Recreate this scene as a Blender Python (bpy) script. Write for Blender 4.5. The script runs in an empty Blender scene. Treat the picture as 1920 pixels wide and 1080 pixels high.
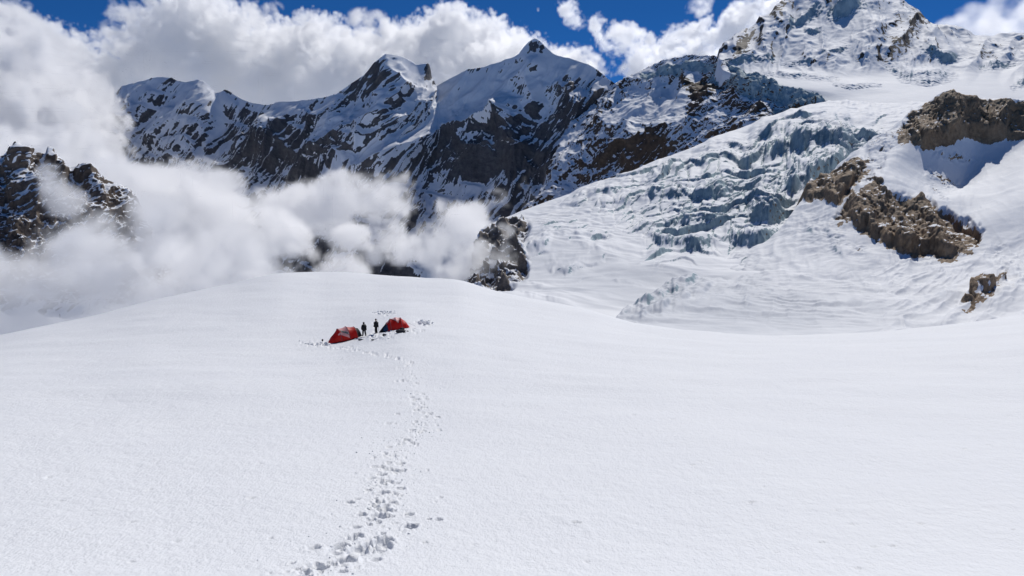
import bpy, math, random
import numpy as np
from mathutils import Vector

S = bpy.context.scene
COL = S.collection
R = math.radians

# ---------------------------------------------------------------- camera
FPX = 1478.0                      # focal length in pixels of a 1920 wide frame
PITCH = math.atan(110 / FPX)      # eye level lies 110 px above the middle
cd = bpy.data.cameras.new('camera')
cam = bpy.data.objects.new('camera', cd)
COL.objects.link(cam)
cd.sensor_width = 36.0
cd.lens = 36.0 * FPX / 1920.0
cd.clip_start, cd.clip_end = 0.1, 60000.0
cam.rotation_euler = (math.pi / 2 - PITCH, 0, 0)
S.camera = cam

# ---------------------------------------------------------------- world and sun
SUN_EL, SUN_AZ = R(47), R(26)     # azimuth to the right of the view direction (+Y)
w = bpy.data.worlds.new('World')
S.world = w
w.use_nodes = True
wn = w.node_tree
bg = wn.nodes['Background']
sky = wn.nodes.new('ShaderNodeTexSky')
sky.sky_type = 'NISHITA'
sky.sun_disc = False
sky.sun_elevation = SUN_EL
sky.sun_rotation = SUN_AZ
sky.altitude = 9000
sky.air_density = 1.0
sky.dust_density = 0.0
sky.ozone_density = 3.0
tint = wn.nodes.new('ShaderNodeMix')              # the deep blue of high thin air
tint.data_type, tint.blend_type = 'RGBA', 'MULTIPLY'
tint.inputs[0].default_value = 1.0
tint.inputs[7].default_value = (0.13, 0.46, 0.74, 1)
wn.links.new(sky.outputs[0], tint.inputs[6])
wn.links.new(tint.outputs[2], bg.inputs[0])
bg.inputs[1].default_value = 0.12
ld = bpy.data.lights.new('sun', 'SUN')
ld.energy = 3.4
ld.angle = R(0.53)
ld.color = (1.0, 0.97, 0.925)
sun = bpy.data.objects.new('sun', ld)
COL.objects.link(sun)
SUND = Vector((math.sin(SUN_AZ) * math.cos(SUN_EL), math.cos(SUN_AZ) * math.cos(SUN_EL), math.sin(SUN_EL)))
sun.rotation_euler = SUND.to_track_quat('Z', 'Y').to_euler()
sun.location = SUND * 100
S.view_settings.view_transform = 'Standard'
S.view_settings.look = 'None'
S.view_settings.exposure = 0.0
S.view_settings.gamma = 1.0
S.view_settings.use_curve_mapping = False
S.cycles.use_denoising = True
S.cycles.max_bounces = 20
S.cycles.diffuse_bounces = 3
S.cycles.glossy_bounces = 2
S.cycles.transmission_bounces = 3
S.cycles.transparent_max_bounces = 8
S.cycles.volume_bounces = 18
S.cycles.volume_max_steps = 256

# ---------------------------------------------------------------- helpers
CT, ST = math.cos(PITCH), math.sin(PITCH)


def P(px, py, d):
    """world point seen at pixel (px, py) of the 1920x1080 photograph, d metres ahead"""
    u = (np.asarray(px, float) - 960) / FPX
    v = (540 - np.asarray(py, float)) / FPX
    y = CT + v * ST
    z = -ST + v * CT
    d = np.asarray(d, float)
    return np.stack([u / y * d, d + 0 * u, z / y * d], -1)


def ss(x, a=0.0, b=1.0):
    t = np.clip((x - a) / (b - a), 0, 1)
    return t * t * (3 - 2 * t)


def pchip(x, y, q):
    """monotone cubic through (x, y[k, ...]) read at q"""
    x = np.asarray(x, float)
    y = np.asarray(y, float)
    q = np.asarray(q, float)
    sh = (-1,) + (1,) * (y.ndim - 1)
    h = np.diff(x).reshape(sh)
    dl = np.diff(y, axis=0) / h
    m = np.zeros_like(y)
    if len(x) > 2:
        a, b = dl[:-1], dl[1:]
        w1, w2 = 2 * h[1:] + h[:-1], h[1:] + 2 * h[:-1]
        ok = a * b > 0
        with np.errstate(divide='ignore', invalid='ignore'):
            mm = (w1 + w2) / (w1 / np.where(ok, a, 1) + w2 / np.where(ok, b, 1))
        m[1:-1] = np.where(ok, mm, 0)
    m[0], m[-1] = dl[0], dl[-1]
    i = np.clip(np.searchsorted(x, q) - 1, 0, len(x) - 2)
    hh = (x[i + 1] - x[i]).reshape(sh)
    t = ((q - x[i]) / (x[i + 1] - x[i])).reshape(sh)
    t2, t3 = t * t, t * t * t
    return (2 * t3 - 3 * t2 + 1) * y[i] + (t3 - 2 * t2 + t) * hh * m[i] + (-2 * t3 + 3 * t2) * y[i + 1] + (t3 - t2) * hh * m[i + 1]


_G = np.random.default_rng(7)
_PERM = np.concatenate([_G.permutation(256)] * 2).astype(np.int32)
_gv = _G.normal(size=(256, 3))
_GRAD = (_gv / np.linalg.norm(_gv, axis=1, keepdims=True)).astype(np.float32)


def perlin(x, y, z):
    x, y, z = (np.asarray(a, np.float32) for a in (x, y, z))
    xi, yi, zi = np.floor(x), np.floor(y), np.floor(z)
    xf, yf, zf = x - xi, y - yi, z - zi
    xi, yi, zi = (a.astype(np.int32) & 255 for a in (xi, yi, zi))
    u, v, w_ = (f * f * f * (f * (f * 6 - 15) + 10) for f in (xf, yf, zf))
    out = 0
    for i in (0, 1):
        wx = u if i else 1 - u
        a = _PERM[(xi + i) & 255]
        for j in (0, 1):
            wy = v if j else 1 - v
            b = _PERM[(a + yi + j) & 255]
            for k in (0, 1):
                wz = w_ if k else 1 - w_
                g = _GRAD[_PERM[(b + zi + k) & 255]]
                out = out + wx * wy * wz * (g[..., 0] * (xf - i) + g[..., 1] * (yf - j) + g[..., 2] * (zf - k))
    return out * 1.6


def turn(x, y, z):
    return .36 * x + .48 * y - .80 * z, -.80 * x + .60 * y, .48 * x + .64 * y + .60 * z


def fbm(x, y, z, o=5, g=0.5, lac=2.03):
    s, a = 0, 1.0
    x, y, z = np.broadcast_arrays(x, y, z)
    for k in range(o):
        s = s + a * perlin(x + 17.3 * k, y - 9.1 * k, z + 4.7 * k)
        x, y, z = turn(x * lac, y * lac, z * lac)
        a *= g
    return s


def ridged(x, y, z, o=5, g=0.5, lac=2.07):
    s, a, wgt = 0, 1.0, 1.0
    for k in range(o):
        n = 1 - np.abs(perlin(x + 31.7 * k, y + 5.3 * k, z - 12.9 * k)) * 1.5
        n = np.clip(n, 0, 1) ** 2 * wgt
        wgt = np.clip(n * 1.6, 0, 1)
        s = s + a * n
        x, y, z = turn(x * lac, y * lac, z * lac)
        a *= g
    return s - 0.8


def cells(x, y, seed=0):
    """2-D cell noise: (distance to the edge, random value of the cell)"""
    xi, yi = np.floor(x), np.floor(y)
    f1 = np.full(x.shape, 9.0)
    f2 = np.full(x.shape, 9.0)
    rid = np.zeros(x.shape)
    for i in (-1, 0, 1):
        for j in (-1, 0, 1):
            cx, cy = xi + i, yi + j
            h = np.sin(cx * 127.1 + cy * 311.7 + seed * 17.7) * 43758.5453
            h2 = np.sin(cx * 269.5 + cy * 183.3 + seed * 7.1) * 24634.6345
            rx, ry = h - np.floor(h), h2 - np.floor(h2)
            dd = np.hypot(cx + rx - x, cy + ry - y)
            near = dd < f1
            f2 = np.where(near, f1, np.minimum(f2, dd))
            rid = np.where(near, (rx * 7.3 + ry * 3.1) % 1.0, rid)
            f1 = np.where(near, dd, f1)
    return f2 - f1, rid


def loft(rows, ns, nt, tw=None):
    """a surface through control lines: pixel x, pixel y and distance of every vertex"""
    q = np.linspace(0, 1, ns)
    K = []
    for r in rows:
        a = np.array(r, float)
        s = (a[:, 0] - a[0, 0]) / (a[-1, 0] - a[0, 0])
        K.append(np.stack([pchip(s, a[:, 0], q), pchip(s, a[:, 1], q), pchip(s, np.log(a[:, 2]), q)], -1))
    K = np.array(K)
    if tw is None:
        tw = np.abs(np.diff(K[:, :, 1].mean(1))) + 6
    t = np.concatenate([[0], np.cumsum(tw)])
    V = pchip(t, K, np.linspace(0, t[-1], nt))
    return V[..., 0], V[..., 1], np.exp(V[..., 2])


def normals(V):
    a = np.gradient(V, axis=1)
    b = np.gradient(V, axis=0)
    n = np.cross(a, b)
    n /= np.linalg.norm(n, axis=-1, keepdims=True) + 1e-9
    n *= np.where(n[..., 2:3] < 0, -1, 1)
    return n


def blur(a, n, ax):
    k = np.ones(2 * n + 1) / (2 * n + 1)
    pad = [(0, 0)] * a.ndim
    pad[ax] = (n, n)
    for _ in range(2):
        b = np.pad(a, pad, mode='edge')
        c = np.cumsum(b, axis=ax)
        sl0 = [slice(None)] * a.ndim
        sl1 = [slice(None)] * a.ndim
        sl1[ax] = slice(2 * n, None)
        sl0[ax] = slice(0, a.shape[ax])
        a = (np.take(c, np.arange(2 * n, 2 * n + a.shape[ax]), ax) - np.take(np.insert(c, 0, 0, axis=ax), np.arange(0, a.shape[ax]), ax)) / (2 * n + 1)
    return a


def line_dist(PX, PY, pts):
    """distance in pixels to a polyline and the position along it (0..1)"""
    best = np.full(PX.shape, 1e9)
    pos = np.zeros(PX.shape)
    n = len(pts) - 1
    for i in range(n):
        (x0, y0), (x1, y1) = pts[i], pts[i + 1]
        dx, dy = x1 - x0, y1 - y0
        t = np.clip(((PX - x0) * dx + (PY - y0) * dy) / (dx * dx + dy * dy), 0, 1)
        d = np.hypot(PX - x0 - t * dx, PY - y0 - t * dy)
        m = d < best
        best = np.where(m, d, best)
        pos = np.where(m, (i + t) / n, pos)
    return best, pos


def poly_mask(PX, PY, pts, soft=6.0):
    """1 inside a polygon, 0 outside, soft edge"""
    inside = np.zeros(PX.shape, bool)
    n = len(pts)
    for i in range(n):
        (x0, y0), (x1, y1) = pts[i], pts[(i + 1) % n]
        if y0 == y1:
            continue
        c = ((y0 > PY) != (y1 > PY)) & (PX < (x1 - x0) * (PY - y0) / (y1 - y0) + x0)
        inside ^= c
    d, _ = line_dist(PX, PY, list(pts) + [pts[0]])
    sd = np.where(inside, d, -d)
    return ss(sd, -soft, soft)


def blob(PX, PY, cx, cy, rx, ry, ang=0):
    c, s = math.cos(R(ang)), math.sin(R(ang))
    x, y = PX - cx, PY - cy
    return np.exp(-(((x * c + y * s) / rx) ** 2 + ((-x * s + y * c) / ry) ** 2))


def scarp(PX, PY, D, pts, hpx, wpx, soft=1.5, wig=4, end=0.12):
    """a step in the ground along a line: a wall hpx pixels high, fading over wpx behind it"""
    a = np.array(pts, float)
    a = a[np.argsort(a[:, 0])]
    ly = np.interp(PX, a[:, 0], a[:, 1])
    d0 = ly - PY
    near = np.abs(d0) < 8 * wpx + 40
    w2 = np.zeros(PX.shape)
    w2[near] = fbm(PX[near] / 24, PY[near] / 30 + a[0, 1] * 3.7, PX[near] * 0, 3)
    dy = d0 + wig * w2
    t = (PX - a[0, 0]) / (a[-1, 0] - a[0, 0]) + .10 * w2
    tap = ss(t, 0, .34) * ss(1 - t, 0, .34) * (1 + .35 * w2)
    prof = 1 / (1 + np.exp(-np.clip(dy / soft, -30, 30))) * np.exp(-np.clip(d0, 0, 1e9) / wpx)
    return hpx * D / FPX * tap * prof


def grid_mesh(name, V, attrs, mat, smooth=False):
    nt, ns = V.shape[:2]
    idx = np.arange(nt * ns).reshape(nt, ns)
    f = np.stack([idx[:-1, :-1], idx[:-1, 1:], idx[1:, 1:], idx[1:, :-1]], -1).reshape(-1, 4)
    m = bpy.data.meshes.new(name)
    m.vertices.add(nt * ns)
    m.vertices.foreach_set('co', V.astype(np.float32).ravel())
    m.loops.add(f.size)
    m.loops.foreach_set('vertex_index', f.astype(np.int32).ravel())
    m.polygons.add(len(f))
    m.polygons.foreach_set('loop_start', np.arange(0, f.size, 4, dtype=np.int32))
    m.polygons.foreach_set('loop_total', np.full(len(f), 4, np.int32))
    m.update()
    for k, a in attrs.items():
        at = m.attributes.new(k, 'FLOAT', 'POINT')
        at.data.foreach_set('value', np.ascontiguousarray(a, np.float32).ravel())
    if smooth:
        m.polygons.foreach_set('use_smooth', np.ones(len(f), bool))
    m.materials.append(mat)
    o = bpy.data.objects.new(name, m)
    COL.objects.link(o)
    return o


def even(V, A, keep=.35, amp=0.0, wave=8.0, on=None):
    """space the rows of a displaced grid evenly over walls and flats, so that walls get geometry of their own,
    then roughen with noise of the given size where the mask says so"""
    nt = V.shape[0]
    seg = np.linalg.norm(np.diff(V, axis=0), axis=-1) / np.maximum(V[:-1, :, 1], 1)
    seg = np.minimum(seg, 12 * seg.mean(0, keepdims=True))
    seg = blur(seg, 3, 1)
    cum = np.concatenate([np.zeros((1, V.shape[1])), np.cumsum(seg, 0)])
    cum /= cum[-1:]
    u = np.linspace(0, 1, nt)
    q = np.empty_like(V)
    B = {k: np.empty_like(a) for k, a in A.items()}
    for c in range(V.shape[1]):
        cc = cum[:, c] * (1 - keep) + u * keep
        for k in range(3):
            q[:, c, k] = np.interp(u, cc, V[:, c, k])
        for k, a in A.items():
            B[k][:, c] = np.interp(u, cc, a[:, c])
    if amp:
        n = normals(blur(q, 1, 1))
        w_ = B[on] if on else 1.0
        X, Y, Z = q[..., 0] / wave, q[..., 1] / wave, q[..., 2] / wave
        h = amp * (.7 * ridged(X, Y, Z * .6, 4, .55) + .6 * fbm(X / 2.7 + 5, Y / 2.7, Z / 2.7, 3))
        q = q + n * (h * w_)[..., None]
    return q, B


def skirt(V, A, side, step, n):
    """carry a grid on beyond one edge: side is left, right or top"""
    step = np.array(step, float)
    add = []
    k0 = {'left': V[:, :1], 'right': V[:, -1:], 'top': V[-1:], 'bottom': V[:1]}[side]
    for k in range(1, n + 1):
        add.append(k0 + step * k * (0.6 + 0.4 * k / n))
    ax = 1 if side in ('left', 'right') else 0
    if side in ('left', 'bottom'):
        add = add[::-1]
        V2 = np.concatenate(add + [V], ax)
    else:
        V2 = np.concatenate([V] + add, ax)
    pad = [(0, 0), (0, 0)]
    pad[ax] = (n, 0) if side in ('left', 'bottom') else (0, n)
    return V2, {k: np.pad(a, pad, mode='edge') for k, a in A.items()}


def tag(o, label=None, cat=None, group=None, kind=None):
    if label: o['label'] = label
    if cat: o['category'] = cat
    if group: o['group'] = group
    if kind: o['kind'] = kind
    return o


# ---------------------------------------------------------------- materials
class NT:
    def __init__(self, name):
        self.m = bpy.data.materials.new(name)
        self.m.use_nodes = True
        self.t = self.m.node_tree
        self.b = self.t.nodes['Principled BSDF']
        self.out = self.t.nodes['Material Output']

    def n(self, ty, **kw):
        nd = self.t.nodes.new(ty)
        for k, v in kw.items():
            if k in nd.bl_rna.properties.keys():
                setattr(nd, k, v)
            else:
                nd.inputs[k.replace('_', ' ')].default_value = v
        return nd

    def l(self, a, b):
        self.t.links.new(a, b)

    def noise(self, vec, scale, detail=5, rough=0.55):
        nd = self.n('ShaderNodeTexNoise')
        nd.inputs['Scale'].default_value = scale
        nd.inputs['Detail'].default_value = detail
        nd.inputs['Roughness'].default_value = rough
        if vec is not None:
            self.l(vec, nd.inputs['Vector'])
        return nd.outputs[0]

    def ramp(self, fac, stops):
        nd = self.n('ShaderNodeValToRGB')
        e = nd.color_ramp.elements
        while len(e) < len(stops):
            e.new(0.5)
        for k, (p, c) in enumerate(stops):
            e[k].position = p
            e[k].color = (c[0], c[1], c[2], 1)
        self.l(fac, nd.inputs[0])
        return nd.outputs[0]

    def mix(self, fac, a, b):
        nd = self.n('ShaderNodeMix', data_type='RGBA')
        for v, s in ((fac, nd.inputs[0]), (a, nd.inputs[6]), (b, nd.inputs[7])):
            if hasattr(v, 'links') or isinstance(v, bpy.types.NodeSocket):
                self.l(v, s)
            elif isinstance(v, tuple):
                s.default_value = (v[0], v[1], v[2], 1)
            else:
                s.default_value = v
        return nd.outputs[2]

    def math(self, op, a, b=0.0, clamp=False):
        nd = self.n('ShaderNodeMath', operation=op, use_clamp=clamp)
        for v, s in ((a, nd.inputs[0]), (b, nd.inputs[1])):
            if isinstance(v, bpy.types.NodeSocket):
                self.l(v, s)
            else:
                s.default_value = v
        return nd.outputs[0]

    def attr(self, name):
        nd = self.n('ShaderNodeAttribute')
        nd.attribute_name = name
        return nd.outputs['Fac']

    def scaled(self, v):
        tc = self.n('ShaderNodeTexCoord')
        mp = self.n('ShaderNodeMapping')
        mp.inputs['Scale'].default_value = v
        self.l(tc.outputs['Object'], mp.inputs['Vector'])
        return mp.outputs[0]


SNOW = (0.87, 0.885, 0.905)


def mountain_material(name, rock_cols, unit, ice_cols=((0.22, 0.31, 0.35), (0.46, 0.58, 0.62))):
    """snow, rock and ice mixed by the vertex attributes rock and ice; unit = metres of the finest grain"""
    q = NT(name)
    c1 = q.scaled((1 / unit, 1 / unit, 1 / unit))
    cv = q.scaled((1 / unit, 1 / unit, 0.22 / unit))
    n1 = q.noise(c1, 0.55, 7, 0.65)
    n2 = q.noise(cv, 0.12, 6, 0.6)
    n3 = q.noise(c1, 0.05, 4, 0.6)
    rk = q.ramp(q.math('ADD', q.math('MULTIPLY', n1, 0.6), q.math('MULTIPLY', n2, 0.4)), [(0.32, rock_cols[0]), (0.5, rock_cols[1]), (0.68, rock_cols[2])])
    rk = q.mix(q.math('MULTIPLY', q.math('SUBTRACT', n3, 0.35, True), 1.6, True), rk, rock_cols[3])
    sn = q.mix(n3, SNOW, (0.83, 0.85, 0.89))
    sn = q.mix(q.attr('prior_or_shade'), sn, (0.60, 0.63, 0.68))  # greyer snow: shade of the bowl and lower glacier put into the colour
    ice = q.ramp(q.math('ADD', q.math('MULTIPLY', n1, 0.45), q.math('MULTIPLY', n2, 0.55)), [(0.33, ice_cols[0]), (0.66, ice_cols[1])])
    fi = q.math('MULTIPLY', q.math('SUBTRACT', q.math('ADD', q.attr('ice'), q.math('MULTIPLY', n1, 0.5)), 0.5), 2.2, True)
    fr = q.math('MULTIPLY', q.math('SUBTRACT', q.math('ADD', q.attr('rock'), q.math('MULTIPLY', n1, 0.9)), 0.80), 5.0, True)
    col = q.mix(fr, q.mix(fi, sn, ice), rk)
    q.l(col, q.b.inputs['Base Color'])
    q.b.inputs['Roughness'].default_value = 0.75
    q.b.inputs['Specular IOR Level'].default_value = 0.25
    bp = q.n('ShaderNodeBump')
    bp.inputs['Distance'].default_value = unit * 0.9
    q.l(q.math('ADD', q.math('MULTIPLY', fr, 0.75), 0.12), bp.inputs['Strength'])
    q.l(n1, bp.inputs['Height'])
    q.l(bp.outputs[0], q.b.inputs['Normal'])
    return q.m


def rock_attr(V, bias, thr=0.56, soft=0.10, noise_amp=0.12, nscale=60.0):
    n = normals(V)
    nz = n[..., 2]
    nn = fbm(V[..., 0] / nscale, V[..., 1] / nscale, V[..., 2] / nscale, 4)
    return ss(thr - nz + bias * 0.3 + nn * noise_amp, -soft, soft)


# ================================================================ FOREGROUND SNOWFIELD
FG_PX = [-250, 0, 150, 300, 420, 540, 620, 700, 770, 850, 940, 1100, 1200, 1300, 1450, 1600, 1750, 1920, 2150]
FG_CREST = [700, 628, 598, 560, 535, 511, 509.5, 514.5, 519, 524, 548, 580, 607, 619, 629, 625, 612, 590, 560]
FG_CD = [120, 130, 140, 155, 168, 182, 188, 188, 185, 178, 168, 155, 145, 138, 132, 135, 142, 150, 155]
FG_92 = [720, 668, 660, 653, 650, 649, 645, 630, 619, 622, 632, 648, 655, 660, 662, 658, 650, 636, 615]
FG_67 = [760, 716, 712, 706, 704, 704, 703, 698, 694, 695, 699, 706, 709, 711, 712, 710, 706, 700, 690]


def fg_py(px, d):
    """pixel row of the bare snow surface at column px and distance d (the profile of the slope)"""
    px = np.asarray(px, float)
    d = np.asarray(d, float)
    c = pchip(FG_PX, np.array(FG_CREST, float), px.ravel()).reshape(px.shape)
    cd_ = pchip(FG_PX, np.array(FG_CD, float), px.ravel()).reshape(px.shape)
    a = pchip(FG_PX, np.array(FG_92, float), px.ravel()).reshape(px.shape)
    b = pchip(FG_PX, np.array(FG_67, float), px.ravel()).reshape(px.shape)
    return c, cd_, a, b


def fg_profile(px1, dq):
    """heights tan(elevation) of one column, monotone cubic in log distance"""
    c, cd_, a, b = (float(v) for v in fg_py(np.array([px1]), np.array([0.0])))
    ks = [5, 10, 20, 32, 45, 67, 92, 0.5 * (92 + cd_), cd_, cd_ * 1.12, cd_ * 1.4, cd_ * 2.2]
    mid = a + (c - a) * 0.62
    ps = [1700, 1345, 1082, 901, 802, b, a, mid, c, c + 7, c + 60, c + 220]
    return pchip(np.log(ks), np.array(ps, float), np.log(dq))


_gpx = np.linspace(-250, 2150, 241)
_gd = np.exp(np.linspace(np.log(4), np.log(330), 300))
_gtab = np.array([fg_profile(p, _gd) for p in _gpx])      # [px, d]


def ground_py(px, d):
    px, d = np.broadcast_arrays(np.asarray(px, float), np.asarray(d, float))
    fx = np.clip((np.asarray(px, float) + 250) / 10, 0, 239.999)
    fd = np.clip(np.log(np.asarray(d, float) / 4) / np.log(330 / 4) * 299, 0, 298.999)
    i, j = fx.astype(int), fd.astype(int)
    u, v = fx - i, fd - j
    return (_gtab[i, j] * (1 - u) * (1 - v) + _gtab[i + 1, j] * u * (1 - v) + _gtab[i, j + 1] * (1 - u) * v + _gtab[i + 1, j + 1] * u * v)


def ground(px, d):
    """world point on the snow at column px, distance d"""
    return P(px, ground_py(px, d), d)


def find_d(px, py):
    dd = np.exp(np.linspace(np.log(12), np.log(float(np.interp(px, FG_PX, FG_CD))), 400))
    q = ground_py(np.full(400, float(px)), dd)
    return float(np.interp(-py, -q, dd))


def on_snow(px, py):
    return ground(px, find_d(px, py))


def build_foreground():
    rng = np.random.default_rng(11)
    cols = np.concatenate([np.arange(-250, 500, 4.5), np.arange(500, 880, 1.2), np.arange(880, 2151, 4.5)])
    wide = 60 * (np.exp(np.linspace(.06, 5.1, 40)) - 1)
    cols = np.concatenate([-250 - wide[::-1], cols, cols[-1] + wide])
    base = [4]
    # rows: even in the picture between 18 m and the crest
    ref = np.exp(np.linspace(np.log(17), np.log(186), 900))
    rp = ground_py(np.full(900, 700.0), ref)
    rows = np.interp(np.arange(1130, 514, -1.35), rp[::-1], ref[::-1])
    rows = np.concatenate([np.exp(np.linspace(np.log(5), np.log(16.5), 14)), rows, np.exp(np.linspace(np.log(188), np.log(325), 26))])
    PX, D = np.meshgrid(cols, rows)
    PY = ground_py(PX, D)
    V = P(PX, PY, D)
    # the slope goes on under and behind the photographer
    back = np.linspace(-40, 4.6, 24)
    VB = np.repeat(V[:1], 24, 0)
    VB[..., 1] = back[:, None]
    VB[..., 2] = V[:1, :, 2] + (5 - back[:, None]) * .58
    X, Y = V[..., 0], V[..., 1]
    dz = 0.020 * fbm(X / 3.4, Y / 4.5, X * 0, 3) + 0.16 * fbm(X / 16, Y / 9, X * 0 + 3, 3) * ss(Y, 20, 60)
    # sastrugi: thin wind ridges across the slope
    sa = ridged((X + Y * 0.25) / 3.2, (Y - 0.25 * X) / 2.2, X * 0 + 8, 3)
    dz = dz + 0.010 * np.clip(sa, -0.3, 1)
    prints = []

    def add(px, py, r=0.2, depth=None, el=None, ang=None):
        d = find_d(px, py)
        c = ground(px, d)
        prints.append((c[0], c[1], r, depth or r * rng.uniform(0.7, 1.3), el or rng.uniform(1.0, 1.5), ang if ang is not None else rng.normal(0, 0.5), px, py))
    # the large holes one by one
    for px, py, r, dp in [(647, 1052, .30, .42), (770, 988, .24, .34), (767, 965, .18, .22), (714, 923, .22, .28), (703, 938, .11, .14),
                          (674, 1030, .30, .20), (718, 1026, .34, .22), (590, 1062, .26, .2), (570, 1072, .18, .16), (625, 1060, .12, .14),
                          (640, 1022, .15, .16), (713, 900, .17, .2), (742, 905, .2, .12), (700, 858, .13, .16), (722, 851, .16, .16), (735, 848, .12, .14),
                          (714, 875, .22, .2), (756, 882, .18, .18), (801, 881, .10, .12), (804, 974, .10, .14), (822, 974, .17, .14),
                          (745, 776, .16, .2), (728, 793, .22, .12), (740, 794, .12, .12), (743, 713, .16, .2), (741, 690, .14, .18),
                          (655, 942, .2, .2), (668, 935, .16, .14), (708, 953, .18, .2), (704, 967, .24, .16), (736, 958, .16, .14)]:
        add(px, py, r, dp)
    path = np.array([(560, 1085, 60), (640, 1062, 95), (700, 1015, 70), (722, 965, 62), (712, 925, 52), (725, 885, 44), (742, 850, 40), (775, 815, 34),
                     (795, 800, 26), (796, 775, 24), (786, 745, 26), (778, 720, 24), (768, 700, 20), (770, 684, 18), (752, 674, 14), (725, 667, 12), (690, 661, 9), (655, 656, 9), (625, 650, 10)], float)
    seg = np.concatenate([[0], np.cumsum(np.hypot(np.diff(path[:, 0]), 2.2 * np.diff(path[:, 1])))])
    for t in rng.uniform(0, seg[-1], 430):
        cx, cy, wd = (np.interp(t, seg, path[:, k]) for k in range(3))
        px = cx + rng.normal(0, 0.44) * wd
        py = cy + rng.normal(0, 0.10) * wd
        if py > 1105 or py < 648 or (py > 950 and rng.random() < .45):
            continue
        big = rng.random() < 0.30
        r = rng.uniform(.14, .25) if big else rng.uniform(.05, .12)
        add(px, py, r, r * rng.uniform(.6, 1.2))
    # trampled snow round the camp
    for cx, cy, sx, sy, n in [(722, 587, 20, 4, 46), (795, 605, 16, 4.5, 46), (592, 646, 24, 4, 40), (700, 630, 30, 5, 60), (760, 622, 30, 4, 26), (640, 652, 30, 3, 20), (702, 605, 6, 14, 20)]:
        for _ in range(n):
            px, py = rng.normal(cx, sx * .6), rng.normal(cy, sy * .6)
            add(px, py, rng.uniform(.10, .24), rng.uniform(.08, .26))
    # lone dents out on the slope
    for px, py in [(278, 917), (235, 850), (90, 895), (470, 934), (1260, 787), (1588, 798), (1154, 765), (1188, 779), (1810, 842), (1855, 834), (1298, 872), (1408, 942), (1080, 980)]:
        add(px, py, .14, .10)
    for _ in range(90):
        px, py = rng.uniform(0, 1900), 690 + 380 * rng.uniform(0, 1) ** .8
        add(px, py, rng.uniform(.06, .13), rng.uniform(.02, .07))
    for (cx, cy, r, dp, el, an, px, py) in prints:
        wpx = (r * 3.2 * el) / cy * FPX
        i0, i1 = np.searchsorted(cols, [px - wpx, px + wpx])
        j0, j1 = np.searchsorted(rows, [cy - r * 4, cy + r * 4])
        if i1 - i0 < 1 or j1 - j0 < 1:
            continue
        x, y = X[j0:j1, i0:i1] - cx, Y[j0:j1, i0:i1] - cy
        ca, sa_ = math.cos(an), math.sin(an)
        xx, yy = (x * ca + y * sa_), (-x * sa_ + y * ca) / el
        wob = 1 + 0.22 * perlin(x * 5 + cx, y * 5 + cy, x * 0 + r * 50)
        q = np.hypot(xx, yy) / (r * wob)
        hole = -dp * (1 - ss(q, 0.55, 1.05))
        rim = 0.22 * dp * np.exp(-((q - 1.3) / 0.28) ** 2) * (0.5 + perlin(x * 7 + cx * 3, y * 7, x * 0 + 2))
        prior_or_shade = dz[j0:j1, i0:i1]
        dz[j0:j1, i0:i1] = np.minimum(prior_or_shade, prior_or_shade * 0.3 + hole) * (q < 1.1) + prior_or_shade * (q >= 1.1) + rim
    # churned crumbs along the trail
    tr, _ = line_dist(PX, PY, [(a, b) for a, b, c in path])
    wd = np.interp(PY, path[::-1, 1], path[::-1, 2])
    near = np.exp(-(tr / (wd * 0.55)) ** 2)
    dz = dz + near * (0.022 * np.clip(fbm(X / .34, Y / .5, X * 0 + 1, 3), -.4, 1.2) + 0.012)
    for cx, cy, sx, sy in [(722, 587, 20, 5), (797, 605, 17, 5), (592, 645, 26, 5), (705, 632, 30, 6)]:
        k = blob(PX, PY, cx, cy, sx, sy)
        dz = dz + k * (0.16 * np.clip(fbm(X / .55, Y / .9, X * 0 + 5, 3), -.5, 1.4) + 0.05)
    for pts, h in [([(-60, 846), (150, 800), (330, 764), (540, 728)], .035), ([(-60, 776), (160, 744), (420, 712)], .03), ([(-80, 905), (120, 880), (260, 868)], .025), ([(1380, 712), (1650, 738), (1960, 742)], .04), ([(1500, 690), (1760, 704), (2000, 700)], .04),
                   ([(1000, 740), (1240, 762), (1420, 768)], .02), ([(1100, 890), (1300, 910), (1480, 960)], .02), ([(1320, 1000), (1560, 1020), (1800, 1062)], .02), ([(980, 960), (1090, 984), (1150, 1000)], .03)]:
        a_ = np.array(pts, float)
        ly = np.interp(PX, a_[:, 0], a_[:, 1]) + 10 * fbm(PX / 120, PX * 0 + a_[0, 1], PX * 0, 3)
        t_ = (PX - a_[0, 0]) / (a_[-1, 0] - a_[0, 0])
        k_ = D / FPX
        e_ = (ly - PY) / (2.2 + 10 * (PY - 600) / 480)
        dz = dz + h * ss(t_, 0, .3) * ss(1 - t_, 0, .3) * np.exp(-e_ * e_) * (.5 + np.clip(fbm(PX / 50, PY / 50, PX * 0 + 3, 3), -.5, .8))
    V[..., 2] += dz
    VB[..., 2] += dz[:1] * ss(back, -5, 4.6)[:, None]
    V = np.concatenate([VB, V], 0)
    q = NT('fresh_snow')
    c = q.scaled((1, .55, 1))
    cw = q.scaled((1, .7, 1))
    cl = q.scaled((0.10, 0.10, 0.1))
    n1 = q.noise(c, 11.0, 3, 0.6)
    n2 = q.noise(cw, 2.6, 5, 0.62)
    n3 = q.noise(cl, 1.0, 5, 0.6)
    n4 = q.noise(q.scaled((.25, .5, 1)), 1.4, 4, 0.6)
    h = q.math('ADD', q.math('ADD', q.math('MULTIPLY', n1, 0.055), q.math('MULTIPLY', n2, 0.12)), q.math('MULTIPLY', n4, 0.10))
    bp = q.n('ShaderNodeBump')
    bp.inputs['Strength'].default_value = 0.9
    bp.inputs['Distance'].default_value = 0.75
    q.l(h, bp.inputs['Height'])
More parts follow.
